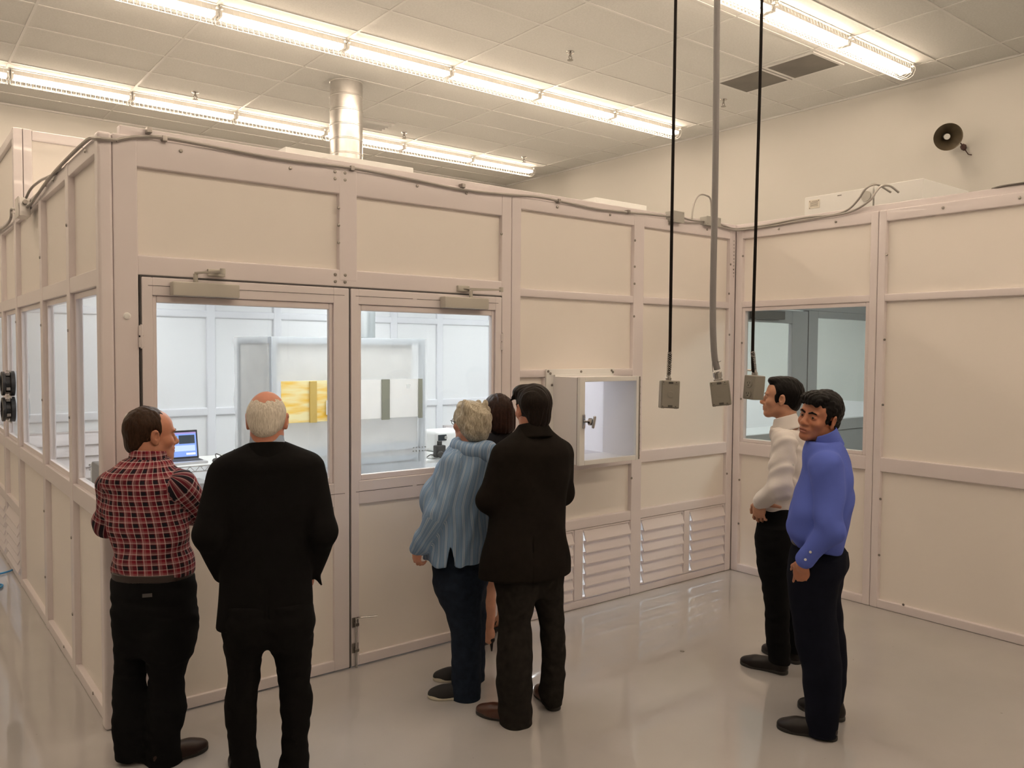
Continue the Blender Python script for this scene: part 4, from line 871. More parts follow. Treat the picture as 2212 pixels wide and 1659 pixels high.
# ---- woman in the striped blue jacket
g = Figure('blue_w', 'grey-haired woman in a striped pale blue hooded jacket, jeans and slip-on shoes', -52, skin_mat('light_rosy_skin', (.50, .24, .165)), .0045)
d = g.d; T = rings(d['torso'], g.phi, .80, .0, 0, 2.2); Hp = rings(d['hips'], g.phi, .85, 0, 0, 2.2)
LN = rings(d['legR'], g.phi, 1.0, -.05, -.125, 2.1); LF = rings(d['legR'], g.phi, 1.0, .09, .115, 2.1, ds=.03)
hc = (.110, .02, 1.496); hR = HR(-42, 6); hk = .96
aL = [(.012, -.125, 1.275), (-.052, -.175, 1.035), (-.168, -.125, .835)]; aR = [(.145, .14, 1.27), (.10, .22, 1.05), (-.05, .20, .86)]
g.base([(z, cx, cy, a*.74, b_*.74, ro, n) for (z, cx, cy, a, b_, ro, n) in T], Hp, (LN, LF)); g.arm(*aL, r=(.045, .038, .027)); g.arm(*aR, r=(.045, .038, .027)); head(g.f, hc, hR, hk, jaw=.95); neck(g, hc, hR, hk, (.10, 0, 1.36), .05, .056)
hand(g.f, (-.172, -.122, .838), (-.10, .12, -.95), (.75, .65, 0), -1, .75, k=.92); hand(g.f, (-.055, .20, .855), (-.1, .1, -.9), (0, -1, 0), 1, .6, k=.92)
g.finish(lips_pick(hc, hR, hk), [mat('rose_lips', (.45, .16, .13), .45)])
stripe = weave_mat('striped_blue_cotton', (.17, .27, .42), 'stripe', p=.040)
CL, CR = arm_rings(aL, (.070, .064, .046)), arm_rings(aR, (.070, .062, .046)); z0 = d['torso'][-1][0]
def sl(f): f.sub(p_ell((.004, -.21, z0-.03), (.030, .10, .155)), .003)
garment(g, 'hooded_jacket', stripe, T, (CL, CR), .0062, (.014, 22, 12, .8), .012, .03, sl, uv=True)
f = Soft(); P_ = Part(f, (.112, -.012, 1.375), rz(math.radians(52)))
ring_ = [(math.sin(q)*.098, math.cos(q)*.088-.014, .018*math.cos(q)-.012*abs(math.sin(q))) for q in np.linspace(0, 2*PI, 15)]
for i in range(14):
    w0, w1 = [.026+.016*(1-math.cos(q))/2 for q in (2*PI*i/14, 2*PI*(i+1)/14)]; P_.cone(ring_[i], ring_[i+1], w0, w1, .02)
P_.ell((0, -.105, -.035), (.085, .036, .055), .03, R=rx(-.35)); P_.ell((0, -.150, -.075), (.045, .020, .035), .03)
f.bump(wrinkle(.006, 26, 4)); soft_mesh('hood', f, .005, stripe, g.root, uv=lambda V: np.stack([(V[:, 0]-.12)*1.1-V[:, 1]*.5, V[:, 2], V[:, 2]*0], 1))
jean = cloth_mat('dark_blue_denim', (.012, .018, .030), .9, .25)
trousers(g, jean, Hp, (LN, LF), seed=2, amp=.004)
silver = hair_mat('silver_blonde_hair', (.22, .19, .135), (.60, .55, .44), .42)
def hb(H, f):
    H.ell((0, -.022, .022), (.097, .112, .108), .0); H.plane((0, .95, .12), (0, .074, 0), .012); H.ell((0, -.07, -.055), (.070, .05, .055), .04); H.ell((0, .045, .095), (.06, .05, .03), .03)
    rs = np.random.RandomState(5)
    for i in range(26):
        a = rs.uniform(-2.6, 2.6); zz = rs.uniform(-.07, .10); r = math.sqrt(max(.05, 1-(zz/.13)**2)); H.ell((math.sin(a)*.088*r, -.022-math.cos(a)*.100*r, .015+zz), (.020, .020, .032), .012)
    H.plane((0, -.1, -1), (0, -.06, -.098), .012); H.plane((0, .95, .12), (0, .086, 0), .008)
    for s in (-1, 1): H.ell((s*.085, .05, -.045), (.04, .045, .045), .012, 'sub')
hair(g, silver, hb, hc, hR, hk, .0036, (.0042, 120, 5, .4), 'short layered silver-blonde hair')
b = MB()
for s in (-1, 1): b.tube([Vector(np.array(hc)+hR@(np.array(p)*hk)) for p in ((s*.079, -.005, .004), (s*.078, .05, .004), (s*.068, .095, .002))], .0022, 6)
for s in (-1, 1): b.tube([Vector(np.array(hc)+hR@(np.array((s*.036+.025*math.cos(q), .1045-.012*abs(s*.036+.025*math.cos(q))/.06, .019*math.sin(q)-.004))*hk)) for q in np.linspace(0, 2*PI, 15)], .0020, 6)
b.tube([Vector(np.array(hc)+hR@(np.array((q, .106, 0))*hk)) for q in (-.012, 0, .012)], .002, 6)
o = b.build('eyeglasses', M['gasket'], None, True); o.parent = g.root
o = MB().tube([(-.1745+.0095*math.cos(q), -.110+.0095*math.sin(q), .768) for q in np.linspace(0, 2*PI, 15)], .0013, 6).build('ring', mat('gold_ring', (.7, .45, .15), .2, metal=1), None, True); o.parent = g.root
for (a, b_) in d['feet']: shoe(g.root, 'shoe', a, b_, mat('charcoal_canvas_shoe', (.015, .014, .014), .8) if 'charcoal_canvas_shoe' not in bpy.data.materials else bpy.data.materials['charcoal_canvas_shoe'], M['wsole'], .045, .06, soleh=.028)
# ---- woman with the dark bob
g = Figure('dark_w', 'dark-haired woman in black dress and heels, half hidden between two companions', -42, skin_mat('tan_skin', (.50, .255, .165)), .0048)
d = g.d; T = rings(d['torso'], g.phi, .74, 0, 0, 2.2); LA = rings(d['legA'], g.phi, 1.0, -.035, -.05, 2.0); LB = rings(d['legB'], g.phi, 1.0, .08, .2, 2.0)
hc = (.066, .03, 1.510); hR = HR(-38, -2); hk = .96
top = [(.98, .063, .01, .17, .125, g.phi, 2.2), (.9, .063, .01, .175, .13, g.phi, 2.2)]
def foot(f, L, ft, zh):
    z = L[-1]; a = np.array([*ft[0], 0.]); b = np.array([*ft[1], 0.]); y = (b-a)/np.linalg.norm(b-a); an = np.array([z[1], z[2], z[0]]); hp = a+y*.01+[0, 0, zh+.018]; tp = hp+y*.20; tp[2] = .02; bp = hp+y*.135; bp[2] = .030
    f.add(p_cone(an+[0, 0, .02], hp+[0, 0, .03], .024, .022), .012); f.add(p_cone(hp+[0, 0, .012], bp, .022, .024), .012); f.add(p_cone(bp, tp, .028, .018), .012); f.add(p_cone(an, bp+[0, 0, .02], .022, .016), .02); return hp, bp, tp, y
g.f.add(p_loft(T, .03, -.018), .03)
for L in (LA, LB): g.f.add(p_loft(sorted(L)+[(.9, L[0][1], L[0][2], .075, .075, g.phi, 2.0)], .01), .03)
LA_, LB_ = sorted(LA, reverse=True), sorted(LB, reverse=True)
fa, fb_ = foot(g.f, LA_, d['feet'][0], .075), foot(g.f, LB_, d['feet'][1], .075)
aL = [(-.03, -.105, 1.30), (-.10, -.09, 1.06), (-.12, .06, .92)]; aR = [(.165, .12, 1.30), (.19, .18, 1.06), (.06, .27, .95)]
g.arm(*aL, r=(.040, .034, .025)); g.arm(*aR, r=(.040, .034, .025)); head(g.f, hc, hR, hk, jaw=.95); neck(g, hc, hR, hk, (.066, 0, 1.36), .05, .054)
hand(g.f, aL[2], (.3, .8, -.3), (0, 0, -1), -1, .5, k=.92); hand(g.f, aR[2], (-.8, .3, -.2), (0, 0, -1), 1, .5, k=.92)
g.finish()
dress = cloth_mat('black_dress_crepe', (.008, .007, .008), .8)
CL, CR = arm_rings(aL, (.056, .048, .036)), arm_rings(aR, (.056, .048, .036))
garment(g, 'dress', dress, sorted(T)+[], (CL, CR), .0075, (.003, 18, 6, .8), .012)
f = Soft(); zb = d['torso'][-1][0]; f.add(p_loft([(.50, .064, .06, .115, .11, g.phi, 2.2), (.62, .064, .05, .15, .125, g.phi, 2.2), (.80, .064, .02, .178, .14, g.phi, 2.2), (1.0, .064, .0, .165, .125, g.phi, 2.2)], .01)); f.bump(wrinkle(.003, 18, 7)); soft_mesh('skirt', f, .008, dress, g.root)
def hb(H, f):
    H.ell((0, -.026, .022), (.094, .112, .104), .0); H.ell((0, -.045, -.055), (.100, .088, .085), .05); H.ell((0, -.06, -.10), (.090, .068, .055), .03); H.plane((0, .95, .12), (0, .066, 0), .015); H.plane((0, -.12, -1), (0, -.06, -.150), .012)
    H.ell((0, .07, -.06), (.058, .07, .1), .02, 'sub')
hair(g, hair_mat('dark_auburn_hair', (.008, .0035, .0025), (.032, .013, .008), .42), hb, hc, hR, hk, .004, (.0036, 120, 3, .16), 'chin-length dark auburn hair')
for (hp, bp, tp, y) in (fa, fb_):
    f = Soft(); f.add(p_cone(hp-[0, 0, .016], bp-[0, 0, .016], .024, .028), .0); f.add(p_cone(bp-[0, 0, .016], tp-[0, 0, .010], .030, .022), .02); f.cut(p_plane((0, 0, 1), hp[2]-.006), .004) if False else None
    sN = np.cross(bp-hp, np.cross(y, [0, 0, 1.])); sN /= np.linalg.norm(sN); sN = sN if sN[2] > 0 else -sN
    f.cut(p_plane(sN, float(sN@(hp-[0, 0, .012]))), .004); f.cut(p_plane((0, 0, -1), -.002), .002); f.add(p_cone(hp-[0, 0, .02]-y*.004, (*(hp-y*.006)[:2], .006), .014, .005), .006); f.add(p_cone(tp-[0, 0, .014]+y*.004, bp-[0, 0, .022], .016, .022), .01)
    sx = np.cross(y, [0, 0, 1.])
    for u in (.30, .62):
        p = hp*(1-u)+bp*u+[0, 0, .004]
        for q0, q1 in zip(np.linspace(-1.6, 1.3, 7), np.linspace(-1.15, 1.75, 7)): f.add(p_cone(p+sx*math.sin(q0)*.029+np.array([0, 0, math.cos(q0)*.029]), p+sx*math.sin(q1)*.029+np.array([0, 0, math.cos(q1)*.029]), .0035, .0035), .002)
    soft_mesh('sandal', f, .0034, leather_blk, g.root)['label'] = 'black strappy heeled sandal'
# ---- man in the dark jacket
g = Figure('jacket', 'dark-haired man in a long dark brown jacket, grey jeans and brown shoes, back turned', -30, skin_mat('warm_skin', (.50, .225, .145)), .0046)
d = g.d; T = rings(d['torso'], g.phi, .66, 0, 0, 2.4); Hp = rings(d['hips'], g.phi, .70, 0, 0, 2.3); LL = rings(d['legL'], g.phi, 1.02, -.05, -.125, 2.1, q2=1.25); LR = rings(d['legR'], g.phi, 1.02, .05, .05, 2.1, q2=1.25)
hc = (.012, .02, 1.602); hR = HR(-27, -2); hk = 1.0
aL = [(-.128, -.075, 1.335), (-.196, -.055, 1.135), (-.02, .18, 1.17)]; aR = [(.158, .08, 1.345), (.178, .165, 1.14), (-.02, .25, 1.13)]
g.base(T, Hp, (LL, LR)); g.arm(*aL); g.arm(*aR); head(g.f, hc, hR, hk); neck(g, hc, hR, hk, (.02, -.01, 1.43), .057, .062)
hand(g.f, (-.01, .19, 1.17), (.9, .2, .2), (0, -1, 0), -1, .5); hand(g.f, (-.02, .25, 1.13), (-.9, -.2, .1), (0, -1, 0), 1, .5)
g.finish()
coat = cloth_mat('dark_brown_jacket_wool', (.010, .0078, .0062), .85, .15); CL, CR = arm_rings(aL, (.080, .070, .052)), arm_rings(aR, (.078, .066, .052))
def vent(f):
    for s, t_ in ((-1, -.05), (1, .05)): f.add(p_cone((.015+s*.07, t_*.6, 1.425), (.015+s*.165, t_*1.6, 1.385), .038, .034), .03)
    f.sub(p_box((.02, -.162, .85), (.002, .018, .12), .001), .003)
garment(g, 'jacket', coat, T, (CL, CR), .0065, (.0075, 17, 14, 1.0), .012, .03, vent)
f = Soft(); P_ = Part(f, (.020, -.008, 1.490), rz(.5)@rx(-.22)); P_.cone((0, 0, -.045), (0, 0, .045), .100, .074, .0); P_.plane((0, 0, 1), (0, 0, .034), .005); P_.plane((0, 0, -1), (0, 0, -.045), .01); P_.cone((0, 0, 0), (0, 0, .1), .063, .063, .004, 'sub'); P_.cone((0, .05, .05), (0, .12, -.03), .02, .05, .01, 'sub'); soft_mesh('jacket_collar', f, .005, coat, g.root)
trousers(g, cloth_mat('charcoal_denim', (.016, .014, .012), .9, .3), Hp, (LL, LR), seed=12)
def hb(H, f):
    H.ell((0, -.024, .030), (.090, .106, .100), .0); H.plane((0, .95, .22), (0, .078, .02), .012); H.plane((0, .9, -.42), (0, .03, -.03), .01); H.ell((0, -.078, -.050), (.062, .036, .058), .03); H.plane((0, -.1, -1), (0, -.06, -.100), .01)
    H.ell((-.035, .035, .085), (.055, .05, .036), .03); H.cone((-.060, .050, .080), (-.094, .062, .040), .012, .004, .016); H.cone((-.060, .030, .092), (-.099, .040, .058), .010, .003, .014)
    for s in (-1, 1): H.ell((s*.088, -.004, -.014), (.018, .024, .040), .006, 'sub')
hair(g, hair_mat('blackish_brown_hair', (.0045, .003, .0025), (.016, .010, .007), .45), hb, hc, hR, hk, .0036, (.0034, 150, 9, .2), 'thick dark hair with a loose lock')
for (a, b_) in d['feet']: shoe(g.root, 'shoe', a, b_, leather_brn, M['dsole'], .047, .08, pointy=.85)
# ---- man in the white shirt
g = Figure('white', 'dark-haired man in white speckled shirt, hand on hip, in profile facing left', -80, skin_mat('olive_skin', (.47, .24, .15)), .0044)
d = g.d; T = rings(d['torso'], g.phi, .66, .0, 0, 2.3); Hp = rings(d['hips'], g.phi, .74, 0, .0, 2.3); LN = rings(d['legN'], g.phi, 1.0, -.075, -.04, 2.1); LF = rings(d['legN'], g.phi, 1.0, .08, .16, 2.1, ds=.03)
LF = [(z, cs+(.09-.03)*(1 if z < .5 else z and max(0, (.95-z)/.45)), t, a, b, ro, n) for (z, cs, t, a, b, ro, n) in LF]
hc = (-.030, .02, 1.632); hR = HR(-84, 3); hk = 1.0
aL = [(-.004, -.165, 1.375), (-.030, -.265, 1.135), (-.125, -.165, 1.045)]; aR = [(.0, .17, 1.375), (.06, .25, 1.13), (-.06, .26, .98)]
g.base(T, Hp, (LN, LF)); g.arm(*aL); g.arm(*aR); head(g.f, hc, hR, hk, nose=1.05); neck(g, hc, hR, hk, (.012, .0, 1.44), .055, .060)
hand(g.f, (-.132, -.160, 1.035), (-.12, .15, -.95), (.35, .9, 0), -1, .55, .12, 1.0, .2); hand(g.f, (-.065, .26, .97), (-.4, -.1, -.9), (0, -1, 0), 1, .5)
g.f.add(p_cone((-.12, -.155, 1.02), (-.06, -.165, 1.018), .014, .011), .01); g.f.add(p_cone((-.06, -.165, 1.018), (-.025, -.162, 1.012), .011, .009), .006)
g.finish(lips_pick(hc, hR, hk), [mat('pale_lips', (.42, .18, .13), .45)])
wsh = weave_mat('white_speckled_cotton', (.74, .70, .67), 'dots', p=.0062); CL, CR = arm_rings(aL, (.072, .066, .048)), arm_rings(aR, (.07, .062, .045))
def cu(f): f.add(p_cone((-.108, -.178, 1.062), (-.128, -.163, 1.043), .050, .050), .008)
garment(g, 'shirt', wsh, T[1:], (CL, CR), .0056, (.0115, 36, 21, 1.1), .012, .022, cu, uv=True)
collar(g, wsh, (-.006, .0, 1.488), rz(math.radians(82))@rx(-.30), .074, -.040, .034, uv=lambda V: np.stack([V[:, 0], V[:, 2], V[:, 2]*0], 1))
trousers(g, black_trou, Hp, (LN, LF), seed=17, belt=(d['hips'][0][0]-.014, belt_m))
eyes(g.root, hc, hR, hk, M['eyew'], M['iris'])
blk = hair_mat('black_hair', (.0025, .002, .002), (.007, .0055, .005), .45)
def hb(H, f):
    H.ell((0, -.026, .032), (.084, .102, .099), .0); H.plane((0, .93, .30), (0, .076, .055), .010); H.plane((0, .90, -.42), (0, .036, .0), .008); H.plane((0, -.2, -.98), (0, -.06, -.062), .006); H.ell((0, .046, .098), (.054, .040, .024), .03); H.ell((0, -.074, -.03), (.060, .036, .045), .02)
    for s in (-1, 1): H.ell((s*.0665, .020, -.006), (.008, .010, .024), .012); H.ell((s*.088, -.006, -.010), (.020, .023, .036), .005, 'sub')
hair(g, blk, hb, hc, hR, hk, .0034, (.0034, 170, 15, .35), 'short black hair')
for s in (-1, 1):
    e = Soft(); E_ = Part(e, hc, hR, hk); E_.cone((s*.014, .0905, .0185), (s*.032, .0915, .0215), .0034, .0044, .002); E_.cone((s*.032, .0915, .0215), (s*.049, .081, .017), .0044, .0028, .002); soft_mesh('eyebrow', e, .0022, blk, g.root)
for (a, b_) in d['feet']: shoe(g.root, 'shoe', a, b_, leather_blk, M['dsole'], .048)
# ---- man in the blue shirt
g = Figure('blue_m', 'black-haired man in blue shirt and navy trousers glancing back at the viewer', -94, skin_mat('brown_skin', (.40, .165, .09)), .0036)
d = g.d; T = rings(d['torso'], g.phi, .66, .0, 0, 2.3); Hp = rings(d['hips'], g.phi, .74, 0, .0, 2.3); LN = rings(d['legN'], g.phi, .98, -.08, -.15, 2.1); LF = rings(d['legN'], g.phi, .98, .085, .10, 2.1, ds=.028)
hc = (-.004, -.005, 1.578); hR = HR(-140, 3, -10); hk = 1.03
aL = [(.040, -.160, 1.345), (.056, -.245, 1.050), (-.052, -.222, .895)]; aR = [(.02, .17, 1.345), (.05, .23, 1.06), (.02, .20, .87)]
g.base(T, Hp, (LN, LF)); g.arm(*aL); g.arm(*aR); head(g.f, hc, hR, hk, jaw=1.05, nose=1.22, open_=.0022, brow=.35, nlen=.92, nproj=.78); neck(g, hc, hR, hk, (.03, .0, 1.40), .057, .063)
hand(g.f, (-.062, -.214, .872), (-.12, .28, -.95), (.35, .9, .1), -1, .30, .06, 1.05, .3); hand(g.f, (.02, .20, .86), (-.3, -.1, -.9), (0, -1, 0), 1, .4)
g.finish(lips_pick(hc, hR, hk), [mat('brown_lips', (.30, .10, .065), .42)])
bsh = weave_mat('blue_oxford_cotton', (.085, .125, .46), 'plain'); CL, CR = arm_rings(aL, (.080, .066, .043)), arm_rings(aR, (.078, .066, .046))
def cu(f): f.add(p_cone((-.035, -.226, .920), (-.050, -.222, .898), .048, .046), .004)
garment(g, 'shirt', bsh, T[1:], (CL, CR), .0060, (.016, 23, 31, .9), .014, .018, cu, uv=True)
collar(g, bsh, (.016, -.004, 1.462), rz(math.radians(122))@rx(-.36), .079, -.044, .040)
b = MB()
for p, n in (((-.122, -.035, 1.33), (-1, -.6, 0)), ((-.052, -.268, .905), (-.3, -1, 0)), ((-.030, -.275, .945), (-.3, -1, 0))): b.lathe([(0, .0065), (.003, .006), (.004, .003)], p, n, 12)
o = b.build('shirt_buttons', M['white'], None, True); o.parent = g.root
trousers(g, cloth_mat('navy_trouser_cotton', (.005, .006, .012), .85), Hp, (LN, LF), seed=23, belt=(d['hips'][0][0]-.004, belt_m))
eyes(g.root, hc, hR, hk, M['eyew'], M['iris'], (-.22, 1, .05))
def hb(H, f):
    H.ell((0, -.024, .036), (.087, .104, .101), .0); H.plane((0, .95, .20), (0, .084, .045), .010); H.plane((0, .90, -.40), (0, .040, .008), .008); H.plane((0, -.2, -.98), (0, -.06, -.062), .006)
    H.ell((0, .052, .096), (.062, .044, .030), .03); H.ell((.006, .080, .082), (.054, .022, .020), .02); H.ell((0, -.074, -.03), (.062, .036, .045), .02)
    for i in range(8): H.cone((-.050+.014*i, .080, .084), (-.046+.0135*i, .103-.0045*abs(i-3.5), .066+.003*(i % 3)-.002*abs(i-3.5)), .012, .006, .012)
    for s in (-1, 1): H.ell((s*.069, .020, .002), (.009, .012, .028), .012); H.ell((s*.088, -.006, -.010), (.020, .023, .036), .005, 'sub')
hair(g, blk, hb, hc, hR, hk, .0034, (.0034, 160, 25, .35), 'thick black hair with a short fringe')
for s in (-1, 1):
    e = Soft(); E_ = Part(e, hc, hR, hk); E_.cone((s*.013, .092, .0175), (s*.031, .0935, .0245), .0040, .0052, .002); E_.cone((s*.031, .0935, .0245), (s*.050, .081, .0195), .0052, .003, .002); soft_mesh('eyebrow', e, .0022, blk, g.root)
for (a, b_) in d['feet']: shoe(g.root, 'shoe', a, b_, leather_blk, M['dsole'], .050)
# ------------------------------------------------------------------ raised module behind, caps on the wall tops
rm = st(empty('wall_cleanroom_raised', (LX, 3.1, 2.95)))
for (n, m, a, c, z0, z1, y0, y1) in (('post', 'frame', LX, .035, 2.95, 3.618, 3.1, 3.17), ('post', 'frame', .038, .10, 2.95, 3.618, 3.1, 3.17), ('rail', 'frame', .10, 2.6, 3.535, 3.612, 3.1, 3.17), ('panel', 'panel', .10, 2.6, 2.95, 3.545, 3.12, 3.15)):
    box(n, M[m], a, c, y0, y1, z0, z1, rm, .006)
box('post', M['frame'], LX, .035, 3.17, D, 3.54, 3.612, rm, .006); box('panel', M['panel'], LX+.03, .03, 3.17, D, 2.95, 3.545, rm)
box('cap_rail', M['frame'], .06, W+.06, .022, .075, 2.945, 2.998, wf, .006)
box('cap_rail', M['frame'], W+.022, W+.075, -5.0, .05, 2.945, 2.998, wr, .006)
# vertical pencilled code on the inner corner post
wrt = MB()
random.seed(3)
for k in range(11):
    z = 2.855-.030*k; a = random.uniform(-.006, .006)
    wrt.box(4.905, 4.921, -.0012, .002, z-.002, z+.001); wrt.box(4.905+random.uniform(0, .012), 4.909+random.uniform(0, .012), -.0012, .002, z-.012, z)
    if k % 2: wrt.box(4.906, 4.920, -.0012, .002, z-.012, z-.010)
wrt.build('handwritten_code', mat('pencil_grey', (.22, .2, .19), .8), wf)
# ------------------------------------------------------------------ pass-through box
px0, px1, py0, pz0, pz1 = 2.865, 3.445, -.26, 1.12, 1.72
t = empty('pass_through_box', (3.155, 0, pz0), 'white wall pass-through box with clear hinged front door', 'pass-through box')
PP = mat('white_polypropylene', (.80, .785, .80), .35); PT = plastic_film('milky_chamber_wall', (.93, .91, .95), .72, .4, .7)
b = MB(); th = .014
for (a, c, y0, y1, z0, z1) in ((px0, px0+th, py0, .36, pz0, pz1), (px1-th, px1, py0, .36, pz0, pz1), (px0+th, px1-th, py0, .36, pz0, pz0+th), (px0+th, px1-th, py0, .36, pz1-th, pz1)): b.box(a, c, y0, .06, z0, z1, 0)
b.build('box_body', PP, t, True)
b = MB()
for (a, c, y0, y1, z0, z1) in ((px0, px0+th, .06, .42, pz0, pz1), (px1-th, px1, .06, .42, pz0, pz1), (px0+th, px1-th, .06, .42, pz0, pz0+th), (px0+th, px1-th, .06, .42, pz1-th, pz1), (px0, px1, .421, .432, pz0, pz1)): b.box(a, c, y0, y1, z0, z1)
b.build('inner_chamber', PT, t)
b = MB(); b.box(2.80, 3.469, -.014, .002, 1.728, 1.772, .002); b.box(2.80, 2.866, -.014, .002, 1.0, 1.728, .002); b.box(2.866, 3.445, -.03, -.004, 1.7195, 1.732)
b.build('mounting_flange', M['white'], t, True)
for (x, z) in ((2.815, 1.757), (2.835, 1.742), (3.13, 1.752), (3.44, 1.757), (3.455, 1.745), (2.85, 1.66)):
    o = sproto.copy(); COL.objects.link(o); o.parent = t; o.location = Vector((x, -.014, z))-wloc(t)
d = empty('box_door', (3.155, py0, 1.42)); d.location = Vector((3.155, py0, 1.42))-wloc(t); d.parent = t
b = MB()
for (a, c, z0, z1) in ((px0-.004, px0+.045, pz0-.004, pz1+.004), (px1-.028, px1+.004, pz0-.004, pz1+.004), (px0+.045, px1-.028, pz0-.004, pz0+.03), (px0+.045, px1-.028, pz1-.03, pz1+.004)): b.box(a, c, py0-.034, py0-.006, z0, z1, .004)
b.build('door_frame', M['white'], d, True)
b = MB(); b.box(px0+.02, px1-.02, py0-.0065, py0-.0005, pz0+.002, pz1-.002); b.build('door_seal', M['gasket'], d)
dd = bpy.data.objects['door_seal']
bpy.data.objects.remove(dd)
b = MB()
for (a, c, z0, z1) in ((px0, px0+.012, pz0, pz1), (px1-.012, px1, pz0, pz1)): b.box(a, c, py0-.007, py0+.001, z0, z1)
b.build('door_seal', M['gasket'], d)
box('door_pane', M['glass'], px0+.04, px1-.02, py0-.022, py0-.018, pz0+.02, pz1-.02, d)
hb = MB(); hb.tube([(px1+.012, py0-.022, pz0), (px1+.012, py0-.022, pz1)], .0075, 8); hb.box(px1-.004, px1+.009, py0-.036, py0-.02, pz0, pz1)
for k in range(12): hb.tube([(px1+.012, py0-.022, pz0+.02+.05*k), (px1+.012, py0-.022, pz0+.03+.05*k)], .010, 8)
o = hb.build('hinge', M['steel'], d, True); o['label'] = 'steel piano hinge down the right side'
hd = MB(); hx, hy, hz = px0+.03, py0-.036, 1.42
hd.box(hx-.012, hx+.012, hy-.008, hy+.004, hz-.048, hz+.048, .004); hd.tube([(hx, hy, hz), (hx+.02, hy-.045, hz+.002)], .008, 10)
hd.lathe([(0, .014), (.006, .026), (.022, .026), (.028, .016)], (hx+.018, hy-.03, hz), (.35, -1, 0), 16); hd.box(hx+.024, hx+.044, hy-.075, hy-.058, hz-.045, hz+.042, .007, rot=Matrix.Rotation(.22, 3, 'Y'))
o = hd.build('handle', M['chrome'], d, True); o['label'] = 'polished steel compression latch handle'
# ------------------------------------------------------------------ glove ports in the side window
for z, lab in ((1.60, 'upper black round glove port on the side window'), (1.385, 'lower black round glove port on the side window')):
    y = 3.55; t = empty('glove_port', (LX, y, z), lab, 'glove port', 'black glove ports on the side window')
    MB().lathe([(-.03, .105), (.0, .105), (.004, .075), (.035, .075), (.04, .1), (.06, .1), (.064, .07), (.03, .07)], (LX-.0, y, z), (-1, 0, 0), 28).build('port_ring', mat('black_port_plastic', (.02, .02, .022), .4) if 'portm' not in M else M['portm'], t, True)
    for s in range(4):
        a = s*PI/2+.5; MB().box(LX-.035, LX-.005, y+math.cos(a)*.088-.012, y+math.cos(a)*.088+.012, z+math.sin(a)*.088-.012, z+math.sin(a)*.088+.012, .003).build('clamp', M['steel'], t, True)
    for s in (-1, 1): MB().box(LX-.012, LX-.002, y-.13, y+.13, z+s*.102-.006, z+s*.102+.006, .002).build('clamp_bar', M['chrome'], t, True)
# ------------------------------------------------------------------ cables along the wall tops
def cable(name, pts, r, m, lab, cat='cable', n=8, group=None, k=5):
    P = smooth_path(pts, k); o = MB().tube(P, r, n).build(name, m, None, True, loc=P[len(P)//2]); return tag(o, lab, cat, group)
front = [(.038, -.012, 2.909), (.078, -.012, 2.926), (.142, -.012, 2.944), (.262, -.012, 2.959), (.479, -.012, 2.954), (.853, -.012, 2.943), (1.241, -.012, 2.954), (1.38, -.012, 2.955), (1.738, -.012, 2.943), (2.083, -.012, 2.93), (2.46, -.012, 2.944), (2.722, -.012, 2.96), (3.024, -.012, 2.95), (3.322, -.012, 2.941), (3.82, -.012, 2.961), (4.06, -.02, 2.97)]
cable('armoured_conduit', front, .0095, M['conduit'], 'grey armoured conduit strapped along the top of the front wall', 'conduit')
for i, xx in enumerate((.262, .19, 1.30, 2.083, 2.9, 3.6)):
    z = 2.955 if i != 1 else 2.985
    o = MB().box(xx-.012, xx+.012, -.026, .02, z-.014, z+.014, .003).build('conduit_clip', M['steel'], None, True, loc=(xx, 0, z))
    tag(o, ['steel conduit clip on the front wall top near the left corner', 'small steel clip on the wall top, nearest the outer corner', 'steel conduit clip above the middle of the double doors', 'steel conduit clip above the right door leaf', 'steel conduit clip above the pass-through box bay', 'steel conduit clip left of the first grey junction box'][i], 'clip', 'conduit clips')
def jbox(p0, p1, lab, y0=-.045, y1=.03):
    x0, z0, x1, z1 = p0[0], p1[1], p1[0], p0[1]
    t = empty('junction_box', ((x0+x1)/2, (y0+y1)/2, z0), lab, 'junction box', 'grey junction boxes on the wall top')
    MB().box(x0, x1, y0+.004, y1, z0, z1, .003).build('box_body', M['jbox'], t, True)
    MB().box(x0-.003, x1+.003, y0, y0+.005, z0-.003, z1+.003, .002).build('cover', M['jbox'], t, True)
    for (a, b_) in ((x0+.012, z0+.012), (x1-.012, z1-.012)): MB().tube([(a, y0-.002, b_), (a, y0+.002, b_)], .004, 8).build('screw', M['steel'], t, True)
jbox((4.065, 3.013), (4.205, 2.93), 'plain grey junction box left of the hanging grey cable'); jbox((4.49, 3.015), (4.67, 2.944), 'grey junction box directly behind the hanging grey cable')
cable('cable', [(4.2, -.012, 2.985), (4.285, -.012, 2.972), (4.371, -.02, 2.968), (4.49, -.012, 2.975)], .0075, M['conduit'], 'upper grey cable between the two junction boxes')
cable('cable', [(4.2, -.012, 2.947), (4.285, -.012, 2.944), (4.49, -.012, 2.962)], .006, M['conduit'], 'lower grey cable between the two junction boxes')
cable('cable', [(4.375, .02, 2.975), (4.39, .02, 3.075), (4.418, .02, 3.146), (4.475, .02, 3.195), (4.553, .02, 3.2), (4.614, .02, 3.169), (4.63, .02, 3.015)], .0075, M['conduit'], 'looped grey cable arching up behind the hanging grey cable')
WX = W-.012
cable('cable', [(4.67, -.012, 2.98), (4.76, -.015, 2.965), (4.87, -.02, 2.952), (4.925, -.06, 2.955), (WX, -.284, 2.954), (WX, -.668, 2.972), (WX, -.905, 2.963), (WX, -1.03, 2.99), (WX, -1.109, 3.055), (WX, -1.162, 3.123), (WX+.06, -1.211, 3.156), (WX+.2, -1.25, 3.11)], .0085, M['conduit'], 'grey conduit running along the right wing top into the fan filter box, upper')
